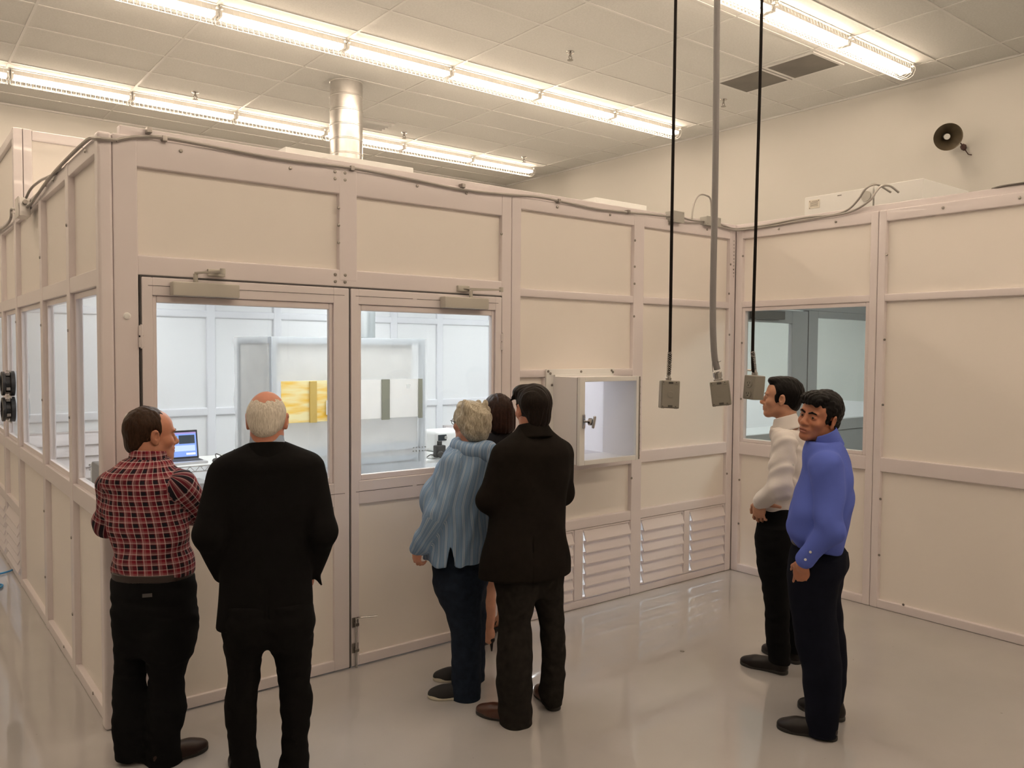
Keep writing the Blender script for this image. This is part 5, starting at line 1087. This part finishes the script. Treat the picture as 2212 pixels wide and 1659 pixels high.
cable('cable', [(4.67, -.012, 2.955), (4.80, -.016, 2.945), (4.89, -.03, 2.94), (4.925, -.09, 2.94), (WX, -.328, 2.941), (WX, -.668, 2.953), (WX, -.963, 2.96), (WX, -1.093, 2.981), (WX, -1.2, 3.035), (WX+.02, -1.227, 3.089), (WX+.06, -1.25, 3.136), (WX+.12, -1.285, 3.14), (WX+.2, -1.31, 3.10)], .0085, M['conduit'], 'grey conduit running along the right wing top into the fan filter box, lower')
cable('cable', [(WX+.05, -2.017, 3.0), (WX+.03, -2.098, 3.004), (WX+.03, -2.3, 3.004), (WX+.03, -2.9, 3.01)], .008, M['cable_d'], 'dark cable lying on the wing wall top at far right')
cable('cable', [(2.498, .1, 2.993), (2.627, .1, 3.004), (2.816, .1, 3.007), (3.08, .1, 2.992)], .009, M['cable_d'], 'dark cable lying on the cleanroom roof above the right door post')
cable('cable', [(1.356, .1, 2.997), (1.48, .1, 2.998), (1.64, .1, 3.002), (1.84, .1, 2.992)], .0075, M['cable_d'], 'dark cable on the roof edge beside the round duct')
cable('cable', [(1.132, .1, 2.987), (1.155, .1, 3.008), (1.193, .1, 3.012), (1.236, .1, 3.002), (1.33, .1, 2.996)], .006, M['conduit'], 'short looped grey cable on the roof left of the round duct')
lc = [(.035, -.014, 2.91), (-.03, -.02, 2.905), (-.048, .03, 2.915), (-.046, .152, 2.94), (-.04, .444, 2.955), (-.04, .841, 2.955), (-.04, 1.174, 2.95), (-.045, 1.564, 2.925), (-.047, 2.049, 2.885), (-.05, 2.25, 2.88)]
cable('armoured_conduit', lc, .010, M['conduit'], 'grey armoured conduit running back along the side wall top', 'conduit')
cable('armoured_conduit', [(-.05, 2.42, 2.9), (-.055, 2.75, 2.93), (-.05, 3.07, 2.975), (-.05, 3.12, 2.915), (-.045, 3.4, 2.895), (-.045, 3.88, 2.904), (-.045, 4.6, 2.9)], .010, M['conduit'], 'grey armoured conduit left of the steel box on the side wall', 'conduit')
cable('cable', [(-.06, 2.26, 2.93), (-.04, 2.159, 2.992), (-.02, 1.91, 3.01), (-.02, 1.59, 2.985), (-.03, 1.204, 2.945)], .009, M['conduit'], 'long arching grey cable over the steel box on the side wall')
cable('cable', [(-.03, 1.6, 2.93), (-.03, 1.539, 2.96), (-.02, 1.365, 2.968), (-.03, 1.05, 2.945)], .008, M['conduit'], 'short arching grey cable on the side wall top')
t = empty('junction_box', (-.06, 2.3, 2.82), 'bright steel junction box with cables on the side wall top', 'junction box', 'grey junction boxes on the wall top')
MB().box(-.10, -.032, 2.24, 2.40, 2.815, 2.945, .004).build('box_body', M['galv'], t, True); MB().box(-.106, -.1, 2.235, 2.405, 2.81, 2.95, .002).build('cover', M['galv'], t, True)
MB().tube([(-.066, 2.235, 2.91), (-.066, 2.2, 2.91)], .016, 10).build('connector', M['steel'], t, True)
# ------------------------------------------------------------------ fan filter boxes on the roof
def ffu(x0, x1, y0, y1, z1, lab, extra=None):
    t = empty('fan_filter_unit', ((x0+x1)/2, (y0+y1)/2, 2.94), lab, 'fan filter unit', 'white fan filter boxes on the cleanroom roof')
    MB().box(x0, x1, y0, y1, 2.94, z1, .006).build('casing', M['white'], t, True)
    MB().box(x0+.1, x1-.1, y0+.15, y1-.15, z1, z1+.012, .003).build('top_cover', M['white'], t, True)
    return t
ffu(1.15, 2.086, .6, 1.3, 3.175, 'white fan filter box on the roof behind the round duct'); ffu(4.42, 5.12, 1.2, 1.9, 3.34, 'white fan filter box on the roof beyond the first junction box')
t = ffu(5.24, 5.9, -1.05, -.46, 3.195, 'long white fan filter box with a printed label on the right wing roof')
lb = MB()
lb.box(5.237, 5.241, -.60, -.50, 3.095, 3.165); lb.build('label_plate', mat('cream_label', (.72, .68, .6), .5), t)
lb = MB()
for k in range(5): lb.box(5.2355, 5.2375, -.585, -.515, 3.112+.008*k, 3.1145+.008*k)
for (a, z) in ((-.51, 3.155), (-.59, 3.155), (-.51, 3.1)): lb.box(5.2355, 5.2375, a-.004, a+.004, z-.004, z+.004)
lb.box(5.2355, 5.2375, -.58, -.53, 3.152, 3.155)
lb.build('label_print', mat('label_print', (.28, .25, .22), .6), t)
lb = MB(); lb.box(5.2385, 5.2405, -.79, -.755, 3.166, 3.172); lb.build('maker_mark', mat('dark_print', (.12, .11, .1), .6), t)
lb = MB(); lb.lathe([(0, .04), (.012, .04)], (5.241, -1.0, 3.13), (-1, 0, 0), 20); lb.build('terminal_box', M['jbox'], t, True)
t = ffu(5.24, 6.0, -1.44, -1.062, 3.20, 'white fan filter box right of the labelled one, conduit entering its top')
# ------------------------------------------------------------------ horn speaker on the right building wall
hp = Vector((7.72, -.50, 4.10)); hdv = Vector((-.80, -.52, -.28)).normalized()
t = empty('horn_speaker', (XR, -.4, 4.06), 'grey brown horn loudspeaker high on the right wall', 'loudspeaker')
MB().lathe([(0, .132), (.006, .135), (0.0, .126), (-.05, .10), (-.10, .062), (-.15, .035), (-.17, .03), (-.172, .036), (-.15, .042), (-.10, .07), (-.05, .108)], hp, hdv, 40, False).build('horn', M['horn'], t, True)
MB().lathe([(-.155, .026), (-.10, .026), (-.075, .03), (-.06, .030), (-.055, .02)], hp, hdv, 20).build('reflex_cone', M['white'], t, True)
MB().lathe([(-.28, .035), (-.27, .058), (-.18, .06), (-.165, .04)], hp, hdv, 24).build('driver', M['horn'], t, True)
bk = hp - hdv*.2
MB().tube([bk, (bk.x+.14, bk.y+.02, bk.z-.03), (XR-.01, bk.y+.03, bk.z-.03)], .013, 8).lathe([(0, .05), (.012, .05)], (XR, bk.y+.03, bk.z-.03), (-1, 0, 0), 16).build('bracket', M['horn'], t, True)
MB().tube(smooth_path([hp-hdv*.12+Vector((0, -.04, .05)), (7.98, -.50, 4.09), (8.04, -.52, 4.05), (8.06, -.53, 4.03)], 4), .006, 6).lathe([(0, .012), (.02, .03), (.05, .028), (.07, .01)], (8.05, -.50, 4.08), (.1, -.3, -1), 10).tube([(8.07, -.52, 4.02), (8.075, -.55, 3.97), (8.085, -.58, 3.96)], .005, 6).build('wire', mat('dark_red_wire', (.05, .015, .012), .5), t, True)
# ------------------------------------------------------------------ hanging power drops
RZ = math.atan2(-.617, .787); RV = Vector((.787, -.617, 0)); FV = Vector((.617, .787, 0))
def netted(mb, p0, p1, r):
    p0, p1 = Vector(p0), Vector(p1); L = (p1-p0).length; n = 26
    for s in (-1, 1):
        for ph in range(4):
            mb.tube([p0 + (p1-p0)*(i/n) + RV*(math.cos(s*i*.75+ph*PI/2)*r) + FV*(math.sin(s*i*.75+ph*PI/2)*r) for i in range(n+1)], .0011, 4)
    return mb
def dropbox(t, c, rot, w=.075, h=.112, d=.055, kind='back'):
    """outlet box hanging at c (top centre), local frame turned by rot"""
    m = Matrix.Translation(Vector(c)) @ rot.to_4x4()
    def put(mb, name, mt, par, sm=True):
        bmesh.ops.transform(mb.bm, matrix=m, verts=mb.bm.verts[:]); return mb.build(name, mt, par, sm)
    o = put(MB().box(-w/2, w/2, -d/2, d/2, -h, 0, .004), 'outlet_box', M['drop'], t)
    if kind != 'outlet':
        b = MB(); b.box(-w/2+.004, w/2-.004, -d/2-.003, -d/2+.002, -h+.004, -.004, .0015); b.lathe([(0, .0125 if kind == 'back' else .016), (.0012, .012 if kind == 'back' else .0155)], (0, -d/2-.0028, -h*.5), (0, -1, 0), 20)
        put(b, 'back_cover', M['drop'], t)
        b = MB()
        for z in (-.009, -h+.009): b.box(-.009, .009, -d/2-.0042, -d/2-.002, z-.004, z+.004)
        for (a, z) in ((-.03, -.007), (.022, -.007), (-.03, -h+.008), (.022, -h+.008)): b.box(a-.002, a+.002, -d/2-.0042, -d/2-.002, z-.002, z+.002); b.box(a-.006, a+.006, -d/2-.0036, -d/2-.002, z-.009, z-.0082)
        put(b, 'recess', M['dropd'], t, False)
    else:
        for z in (-.034, -.076):
            b = MB().lathe([(0, .0155), (.003, .0155), (.004, .013)], (0, -d/2, z), (0, -1, 0), 20); put(b, 'socket', M['drop'], t)
            b = MB(); b.box(-.007, -.005, -d/2-.0046, -d/2-.003, z, z+.007); b.box(.005, .007, -d/2-.0046, -d/2-.003, z, z+.007); b.tube([(0, -d/2-.003, z-.006), (0, -d/2-.0046, z-.006)], .003, 8); put(b, 'socket_slots', M['dropd'], t, False)
    return o
# black cord on the left
top = Vector((1.739, -2.064, CH)); p1 = Vector((1.64, -2.142, 1.9)); p2 = Vector((1.628, -2.147, 1.79))
t = empty('hanging_power_drop', top, 'thin black hanging cord with an outlet box, leftmost of the three drops', 'power drop', 'outlet drops hanging from the ceiling')
MB().tube(smooth_path([top, (1.688, -2.104, 3.33), (1.66, -2.125, 2.5), p1, p2], 6), .0066, 10).build('cord', M['black'], t, True)
netted(MB(), p1, p2, .0085).build('wire_grip', M['steel'], t)
MB().lathe([(0, .011), (.012, .012), (.014, .0095), (.022, .009)], p2+Vector((0, 0, -.006)), (0, 0, 1), 14).build('connector', M['chrome'], t, True)
dropbox(t, p2+Vector((.004, -.003, -.006)), Euler((-.05, .035, RZ), 'XYZ').to_matrix())
# grey thick cable in the middle
top = Vector((1.86, -2.17, CH)); p1 = Vector((1.779, -2.255, 1.9)); p2 = Vector((1.792, -2.262, 1.83))
t = empty('hanging_power_drop', top, 'thick grey hanging cable with an outlet box, middle of the three drops', 'power drop', 'outlet drops hanging from the ceiling')
MB().tube(smooth_path([top, (1.82, -2.208, 3.33), (1.793, -2.235, 2.6), (1.772, -2.25, 2.1), p1, p2], 6), .0128, 14).build('cord', M['cable_g'], t, True)
MB().lathe([(0, .018), (.006, .019), (.007, .015), (.014, .015), (.015, .018), (.034, .018), (.037, .014)], p2+Vector((.004, -.003, -.045)), (-.12, .08, 1), 12).build('connector', M['chrome'], t, True)
MB().tube(smooth_path([p2+RV*.014+Vector((0, 0, .035)), p2-RV*.0+FV*-.015+Vector((0, 0, .032)), p2-RV*.018+Vector((0, 0, .042)), p2-RV*.02+Vector((0, 0, .02)), p2-RV*.017+Vector((0, 0, -.01))], 5), .0015, 6).build('grounding_wire', M['steel'], t, True)
dropbox(t, p2+Vector((.007, -.006, -.047)), Euler((-.03, -.13, RZ-.30), 'XYZ').to_matrix(), kind='b2', h=.1)
# black cord on the right, box turned
top = Vector((2.02, -2.275, CH)); p1 = Vector((1.904, -2.35, 1.905)); p2 = Vector((1.915, -2.354, 1.815))
t = empty('hanging_power_drop', top, 'black hanging cord whose outlet box shows two sockets, rightmost of the three drops', 'power drop', 'outlet drops hanging from the ceiling')
MB().tube(smooth_path([top, (1.964, -2.32, 3.33), (1.925, -2.34, 2.5), p1, p2], 6), .0066, 10).build('cord', M['black'], t, True)
netted(MB(), p1, p2, .0085).build('wire_grip', M['steel'], t)
MB().lathe([(0, .012), (.012, .013), (.014, .01), (.02, .009)], p2+Vector((0, 0, -.008)), (0, 0, 1), 14).tube([p2+Vector((0, 0, .012)), p2-RV*.03+Vector((0, 0, .014))], .004, 8).build('connector', M['chrome'], t, True)
dropbox(t, p2+RV*.002+Vector((0, 0, -.008)), Euler((-.03, .06, RZ-1.02), 'XYZ').to_matrix(), w=.058, h=.098, d=.062, kind='outlet')
# ------------------------------------------------------------------ inside the cleanroom
# plastic-wrapped enclosure
t = empty('wrapped_machine', (2.6, 2.9, 0), 'tall machine enclosure wrapped in clear plastic sheeting with a yellow window', 'machine')
ex0, ex1, ey0, ey1, ez = 1.80, 3.37, 2.5, 3.35, 2.01
alu = mat('brushed_aluminium_frame', (.56, .60, .64), .4, metal=.4)
for (a, c) in ((ex0, ey0), (ex1-.05, ey0), (ex0, ey1-.05), (ex1-.05, ey1-.05)): box('frame_post', alu, a, a+.05, c, c+.05, 0, ez, t, .004)
for (a, b_, c, d_) in ((ex0, ex1, ey0, ey0+.05), (ex0, ex1, ey1-.05, ey1), (ex0, ex0+.05, ey0, ey1), (ex1-.05, ex1, ey0, ey1)):
    box('frame_rail', alu, a+.001, b_-.001, c+.001, d_-.001, ez-.06, ez-.001, t, .003); box('frame_rail', alu, a+.001, b_-.001, c+.001, d_-.001, .72, .80, t, .003)
film = plastic_film('clear_plastic_sheet', (.88, .89, .89), .38, .18, .5)
milky = mat('milky_white_sheet', (.80, .785, .75), .4, bump=.5, bscale=7, cvar=.05, cscale=2.5)
def sheet(name, x0, x1, z0, z1, y, m, nx=24, nz=24, amp=.006, side=False):
    bm = bmesh.new(); rows = []
    for i in range(nx+1):
        r = []
        for k in range(nz+1):
            u = x0+(x1-x0)*i/nx; v = z0+(z1-z0)*k/nz
            w = amp*(math.sin(u*9+v*13)+math.sin(v*21-u*17+1)*.6+math.sin(u*31+v*5)*.4)
            r.append(bm.verts.new((y-.012+w, u, v) if side else (u, y-.012+w, v)))
        rows.append(r)
    for i in range(nx):
        for k in range(nz): bm.faces.new((rows[i][k], rows[i+1][k], rows[i+1][k+1], rows[i][k+1]))
    g_ = MB(); g_.bm.free(); g_.bm = bm; return g_.build(name, m, t, 'all')
sheet('plastic_sheet', ex0, ex1, 0.02, ez, ey0-.012, film, 40, 40); sheet('plastic_sheet', ey0, ey1, .02, ez+.004, ex0-.012, film, 24, 40, side=True)
box('inner_panel', milky, ex0+.07, ex1-.12, ey0+.06, ey0+.075, 1.62, 1.95, t); box('inner_panel', milky, ex0+.07, ex1-.05, ey0+.06, ey0+.075, .8, 1.25, t)
box('inner_panel', mat('pale_side_panel', (.80, .81, .80), .5), ex0+.012, ex0+.027, ey0+.06, ey1-.06, .3, 1.95, t)
yel = mat('yellow_light_painted_sheet', (.84, .58, .11), .35, bump=.6, bscale=5)  # opaque; yellow light from inside and fold tones are painted into its colour
nt = yel.node_tree; tcn = nt.nodes.new('ShaderNodeTexCoord'); mp = nt.nodes.new('ShaderNodeMapping'); mp.inputs['Rotation'].default_value = (0, .95, 0); mp.inputs['Scale'].default_value = (1.2, 1, 6)
nz = nt.nodes.new('ShaderNodeTexNoise'); nz.inputs['Scale'].default_value = 2.3; nz.inputs['Detail'].default_value = 3; cr = nt.nodes.new('ShaderNodeValToRGB')
cr.color_ramp.elements[0].position = .38; cr.color_ramp.elements[0].color = (.86, .52, .06, 1); cr.color_ramp.elements[1].position = .6; cr.color_ramp.elements[1].color = (.86, .76, .42, 1)
nt.links.new(tcn.outputs['Object'], mp.inputs[0]); nt.links.new(mp.outputs[0], nz.inputs['Vector']); nt.links.new(nz.outputs['Fac'], cr.inputs[0]); nt.links.new(cr.outputs[0], nt.nodes['Principled BSDF'].inputs['Base Color'])
o = box('painted_light_window', yel, 1.875, 2.50, ey0-.0, ey0+.006, 1.25, 1.62, t); o.location.y -= .035; o['label'] = 'yellow window panel with the inner light painted on'
o = box('window_bar', mat('ochre_bar', (.55, .38, .10), .5), 2.135, 2.20, ey0-.055, ey0-.035, 1.245, 1.615, t, .002); o['label'] = 'ochre vertical bar'
box('inner_panel', milky, 2.50, 3.30, ey0-.034, ey0-.028, 1.25, 1.62, t)
slotm = mat('olive_grey_slot', (.23, .225, .17), .5)
for (a, c) in ((2.315, 2.345), (2.50, 2.525), (2.862, 2.945), (3.268, 3.31)): box('window_slot', slotm, a, c, ey0-.05, ey0-.036, 1.235, 1.62, t, .002)
box('switch_plate', M['white'], 2.29, 2.312, ey0-.06, ey0-.045, 1.31, 1.44, t, .002)
b = MB()
for r in range(2):
    for k in range(5): b.tube([(3.22+.034*k, ey0-.026, .945-.035*r), (3.22+.034*k, ey0-.032, .945-.035*r)], .006, 8)
b.build('rivets', M['steel'], t)
for (z0, z1, cc) in ((.93, 1.0, (.62, .66, .70)), (.82, .87, (.52, .58, .64)), (.5, .78, (.58, .64, .68))): box('lower_band', mat('pale_blue_grey_band', cc, .35), ex0+.07, ex1-.06, ey0+.03, ey0+.05, z0, z1, t)
t = empty('inner_duct', (2.9, 3.0, 2.02), 'round metal duct from the cleanroom roof into the wrapped machine', 'duct')
MB().lathe([(0, .165), (.30, .165), (.305, .172), (.32, .172), (.325, .165), (.86, .165)], (2.9, 3.0, 2.02), (0, 0, 1), 32).build('duct_pipe', mat('brushed_inner_duct', (.62, .66, .68), .35, metal=.75), t, True)
# wire shelf table with laptop, cables, mouse
TZ = 1.02; ty0, ty1, tx0, tx1 = 1.9, 2.45, .35, 1.95
t = empty('wire_shelf_table', ((tx0+tx1)/2, (ty0+ty1)/2, 0), 'wire shelf workbench with a white top inside the cleanroom', 'workbench')
box('table_top', M['white'], tx0+.01, tx1-.01, ty0+.01, ty1-.01, TZ-.008, TZ, t, .002)
b = MB()
for y in (ty0, ty1):
    b.tube([(tx0, y, TZ-.004), (tx1, y, TZ-.004)], .004, 6); b.tube([(tx0, y, TZ-.045), (tx1, y, TZ-.045)], .004, 6)
    n = 44; b.tube([(tx0+(tx1-tx0)*i/n, y, TZ-.004-(.041 if i % 2 else 0)) for i in range(n+1)], .003, 5)
for k in range(20): b.tube([(tx0+(tx1-tx0)*k/19, ty0, TZ-.012), (tx0+(tx1-tx0)*k/19, ty1, TZ-.012)], .0025, 5)
b.build('wire_shelf', M['chrome'], t, True)
for (a, c) in ((tx0+.02, ty0+.02), (tx1-.02, ty0+.02), (tx0+.02, ty1-.02), (tx1-.02, ty1-.02)): MB().tube([(a, c, 0), (a, c, TZ)], .0125, 10).build('leg', M['chrome'], t, True)
lx, lyy = .93, 2.12
t = empty('laptop', (lx, lyy, TZ), 'open laptop with a blue screen on the cleanroom workbench', 'laptop')
MB().box(lx-.165, lx+.165, lyy-.13, lyy+.10, TZ, TZ+.018, .004).build('base', mat('silver_laptop_shell', (.55, .55, .56), .35, metal=.7), t, True)
MB().box(lx-.15, lx+.15, lyy-.06, lyy+.07, TZ+.018, TZ+.020).build('keyboard', M['gasket'], t)
def tilt(mb):
    bmesh.ops.transform(mb.bm, matrix=Matrix.Translation((lx, lyy+.10, TZ+.016)) @ Matrix.Rotation(-.2, 4, 'X'), verts=mb.bm.verts[:]); return mb
lid = tilt(MB().box(-.165, .165, -.004, .006, 0, .225, .004)).build('lid', mat('dark_laptop_bezel', (.03, .03, .035), .3), t, True)
def scr(name, c, e, x0, x1, z0, z1, y=-.0052):
    return tilt(MB().box(x0, x1, y, -.004, z0, z1)).build(name, mat('screen_'+name, (.02, .02, .02), .3, emit=c, estr=e), lid)
scr('screen', (.16, .26, .62), 1.7, -.152, .152, .016, .208); scr('window_bar', (.30, .22, .48), 1.6, -.152, .152, .196, .208, -.0058)
scr('screen_window', (.02, .035, .05), 1.2, .02, .14, .118, .185, -.0058)
for k in range(5): scr('status_row', (.06, .34, .16) if k % 2 == 0 else (.55, .65, .6), 1.5, -.13, .01, .125+.012*k, .133+.012*k, -.0058)
scr('screen_panel', (.42, .52, .85), 1.6, -.14, .14, .06, .105, -.0058); scr('button', (.75, .8, .85), 1.6, .07, .14, .03, .045, -.0058)
t = empty('computer_mouse', (1.17, 2.03, TZ), 'black computer mouse beside the laptop', 'mouse')
MB().lathe([(0, .028), (.012, .032), (.024, .024), (.03, .01)], (1.17, 2.03, TZ), (0, 0, 1), 16).build('mouse_shell', M['dropd'], t, True)
MB().tube(smooth_path([(1.18, 2.05, TZ+.012), (1.20, 2.13, TZ+.05), (1.27, 2.12, TZ+.01), (1.26, 2.2, TZ+.01)], 5), .004, 6).build('mouse_cord', M['dropd'], t, True)
random.seed(11); cl = MB()
for k in range(9):
    c0 = Vector((1.46+.05*random.random(), 2.12, TZ+.02))
    cl.tube(smooth_path([c0+Vector((random.uniform(-.17, .17), random.uniform(-.12, .12), random.uniform(0, .05))) for _ in range(6)], 5), .0045, 5)
tag(cl.build('cable_tangle', M['dropd'], None, True, loc=(1.38, 2.12, TZ)), 'tangle of thin black cables on the workbench', 'cables', kind='stuff')
o = cable('power_cable', [(1.22, 1.88, TZ), (1.215, 1.87, .8), (1.20, 1.875, .4), (1.18, 1.9, .01)], .004, M['dropd'], 'thin black cable hanging down from the workbench edge')
t = empty('equipment_case', (.78, 1.75, 0), 'grey equipment case with black carrying handle in front of the workbench', 'case')
MB().box(.55, 1.0, 1.62, 1.88, 0, .93, .01).build('case_body', mat('mid_grey_case', (.30, .30, .30), .5), t, True)
MB().tube(smooth_path([(.60, 1.66, .93), (.60, 1.66, 1.0), (.64, 1.66, 1.02), (.82, 1.66, 1.02), (.86, 1.66, 1.0), (.86, 1.66, .93)], 5), .012, 8).build('handle', M['dropd'], t, True)
# grey cart with a yellow tag, seen through the nearest side window
t = empty('equipment_trolley', (.36, 1.35, 0), 'dark grey trolley with a yellow tag just inside the nearest side window', 'trolley')
b = MB(); b.box(.19, .24, 1.2, 1.5, 0.08, 1.16, .01); b.box(.46, .51, 1.2, 1.5, .08, 1.10, .01); b.poly([(.19, 1.2, 1.10), (.30, 1.2, 1.22), (.36, 1.2, 1.22), (.51, 1.2, 1.10), (.51, 1.2, 1.05), (.19, 1.2, 1.05)], (0, .06, 0))
b.build('upright', mat('dark_grey_trolley', (.11, .105, .10), .5), t, True)
box('tag', mat('yellow_tag', (.85, .72, .06), .5), .20, .34, 1.185, 1.2, 1.10, 1.13, t)
box('shelf', M['steel'], .2, .5, 1.2, 1.6, .5, .53, t); box('shelf', M['steel'], .2, .5, 1.2, 1.6, .08, .11, t)
for (a, c) in ((.21, 1.22), (.49, 1.22), (.21, 1.58), (.49, 1.58)): MB().lathe([(-.014, .03), (-.008, .04), (.008, .04), (.014, .03)], (a, c, .04), (1, 0, 0), 16).build('wheel', M['gasket'], t, True)
# white instrument with camera on a bench, seen past the grey-haired woman
iy = 3.6
t = empty('bench', (4.3, iy+.25, 0), 'white bench carrying the instrument at the right inside the cleanroom', 'bench')
box('bench_top', M['white'], 3.95, 5.0, iy-.05, iy+.6, .60, .63, t, .004)
for (a, c) in ((4.0, iy), (4.95, iy), (4.0, iy+.55), (4.95, iy+.55)): MB().tube([(a, c, 0), (a, c, .6)], .02, 10).build('leg', M['white'], t, True)
t = empty('instrument', (4.35, iy+.15, .63), 'white bench instrument with small dark display and black camera', 'instrument')
MB().box(4.16, 4.62, iy+.02, iy+.40, .63, .70, .02).build('instrument_base', M['white'], t, True)
MB().box(4.22, 4.62, iy+.02, iy+.36, .70, .955, .05, 4).build('instrument_body', M['white'], t, True)
box('display', mat('dark_display', (.04, .045, .05), .2), 4.25, 4.36, iy+.008, iy+.03, .84, .91, t, .004); MB().lathe([(0, .02), (.008, .018)], (4.345, iy+.008, .875), (0, -1, 0), 16).build('dial', M['jbox'], t, True)
b = MB(); b.box(4.15, 4.28, iy-.10, iy-.02, .66, .80, .012); b.box(4.19, 4.24, iy-.08, iy-.04, .80, .85, .008); b.lathe([(0, .04), (.05, .04), (.06, .032)], (4.20, iy-.10, .70), (-.4, -1, 0), 18); b.build('camera', M['dropd'], t, True)
MB().tube(smooth_path([(4.16, iy-.06, .68), (4.08, iy-.08, .70), (4.02, iy-.1, .68)], 5), .006, 6).build('cable', M['dropd'], t, True)
# white draped cover on a stand, seen through the tinted window; bright bench beyond the partition
t = empty('draped_cover', (5.35, -1.2, 0), 'white cloth cover draped over a stand behind the tinted window', 'cloth')
bm_ = MB(); prof = [(0.0, .20), (.4, .19), (.8, .17), (1.15, .15), (1.28, .13), (1.36, .08), (1.40, .02)]
bm_.lathe(prof, (5.35, -1.2, 0), (0, 0, 1), 40)
for v in bm_.bm.verts:
    a = math.atan2(v.co.y+1.2, v.co.x-5.35); f = 1+.10*math.sin(a*7+v.co.z*3)+.06*math.sin(a*13+v.co.z*7)
    v.co.x = 5.35+(v.co.x-5.35)*f; v.co.y = -1.2+(v.co.y+1.2)*f
bm_.build('cloth', mat('white_cloth', (.72, .72, .70), .8), t, 'all')
t = empty('inner_bench', (6.2, .9, 0), 'long white bench behind the partition seen through the tinted window', 'bench')
box('bench_top', M['inner'], 5.1, 7.4, .6, 1.3, 1.0, 1.03, t, .004)
for (a, c) in ((5.15, .65), (7.45, .65), (5.15, 1.25), (7.45, 1.25)): MB().tube([(a, c, 0), (a, c, 1.0)], .02, 10).build('leg', M['innerf'], t, True)
# ------------------------------------------------------------------ floor bits
cable('air_hose', [(-.02, 3.64, .012), (-.10, 3.57, .012), (-.3, 3.5, .012), (-.55, 3.35, .012), (-.45, 3.12, .012), (-.25, 3.05, .012), (-.17, 3.1, .012), (-.16, 3.2, .012), (-.3, 3.25, .012), (-.6, 3.2, .012), (-1.0, 3.1, .012)], .008, mat('blue_hose', (.03, .22, .45), .4), 'thin blue hose coiled on the floor by the side wall', 'hose')
t = MB().lathe([(0, .014), (.004, .012), (.006, .004)], (3.091, -1.022, 0), (0, 0, 1), 9).build('floor_anchor', M['steel'], None, True, loc=(3.091, -1.022, 0)); tag(t, 'small round metal anchor set in the bare floor', 'floor anchor')
# ------------------------------------------------------------------ camera, world, view
cam = bpy.data.cameras.new('camera'); cam.sensor_width = 36.0; cam.lens = 1752.696/2212*36.0; cam.clip_start = .05
co = bpy.data.objects.new('camera', cam); COL.objects.link(co)
yaw, pitch, roll = 0.66444845, -0.0413453, 0.00661028
fw = Vector((math.sin(yaw)*math.cos(pitch), math.cos(yaw)*math.cos(pitch), math.sin(pitch))); r_ = Vector((math.cos(yaw), -math.sin(yaw), 0)); u_ = r_.cross(fw)
r2 = r_*math.cos(roll)+u_*math.sin(roll); u2 = -r_*math.sin(roll)+u_*math.cos(roll)
mm = Matrix((r2, u2, -fw)).transposed().to_4x4(); mm.translation = Vector((-.9012, -4.34652, 1.90239)); co.matrix_world = mm
SC.camera = co
w = bpy.data.worlds.new('world'); SC.world = w; w.use_nodes = True; w.node_tree.nodes['Background'].inputs[0].default_value = (1, .85, .68, 1); w.node_tree.nodes['Background'].inputs[1].default_value = 0.0
vs = SC.view_settings; vs.view_transform = 'Standard'; vs.look = 'None'; vs.gamma = 1.0; vs.exposure = EXPO; vs.use_curve_mapping = False
cy = SC.cycles; cy.max_bounces = 6; cy.diffuse_bounces = 4; cy.glossy_bounces = 3; cy.transparent_max_bounces = 12; cy.transmission_bounces = 4
cy.use_denoising = True; cy.use_adaptive_sampling = True; cy.adaptive_threshold = .04; cy.sample_clamp_indirect = 6.0; cy.caustics_reflective = False; cy.caustics_refractive = False
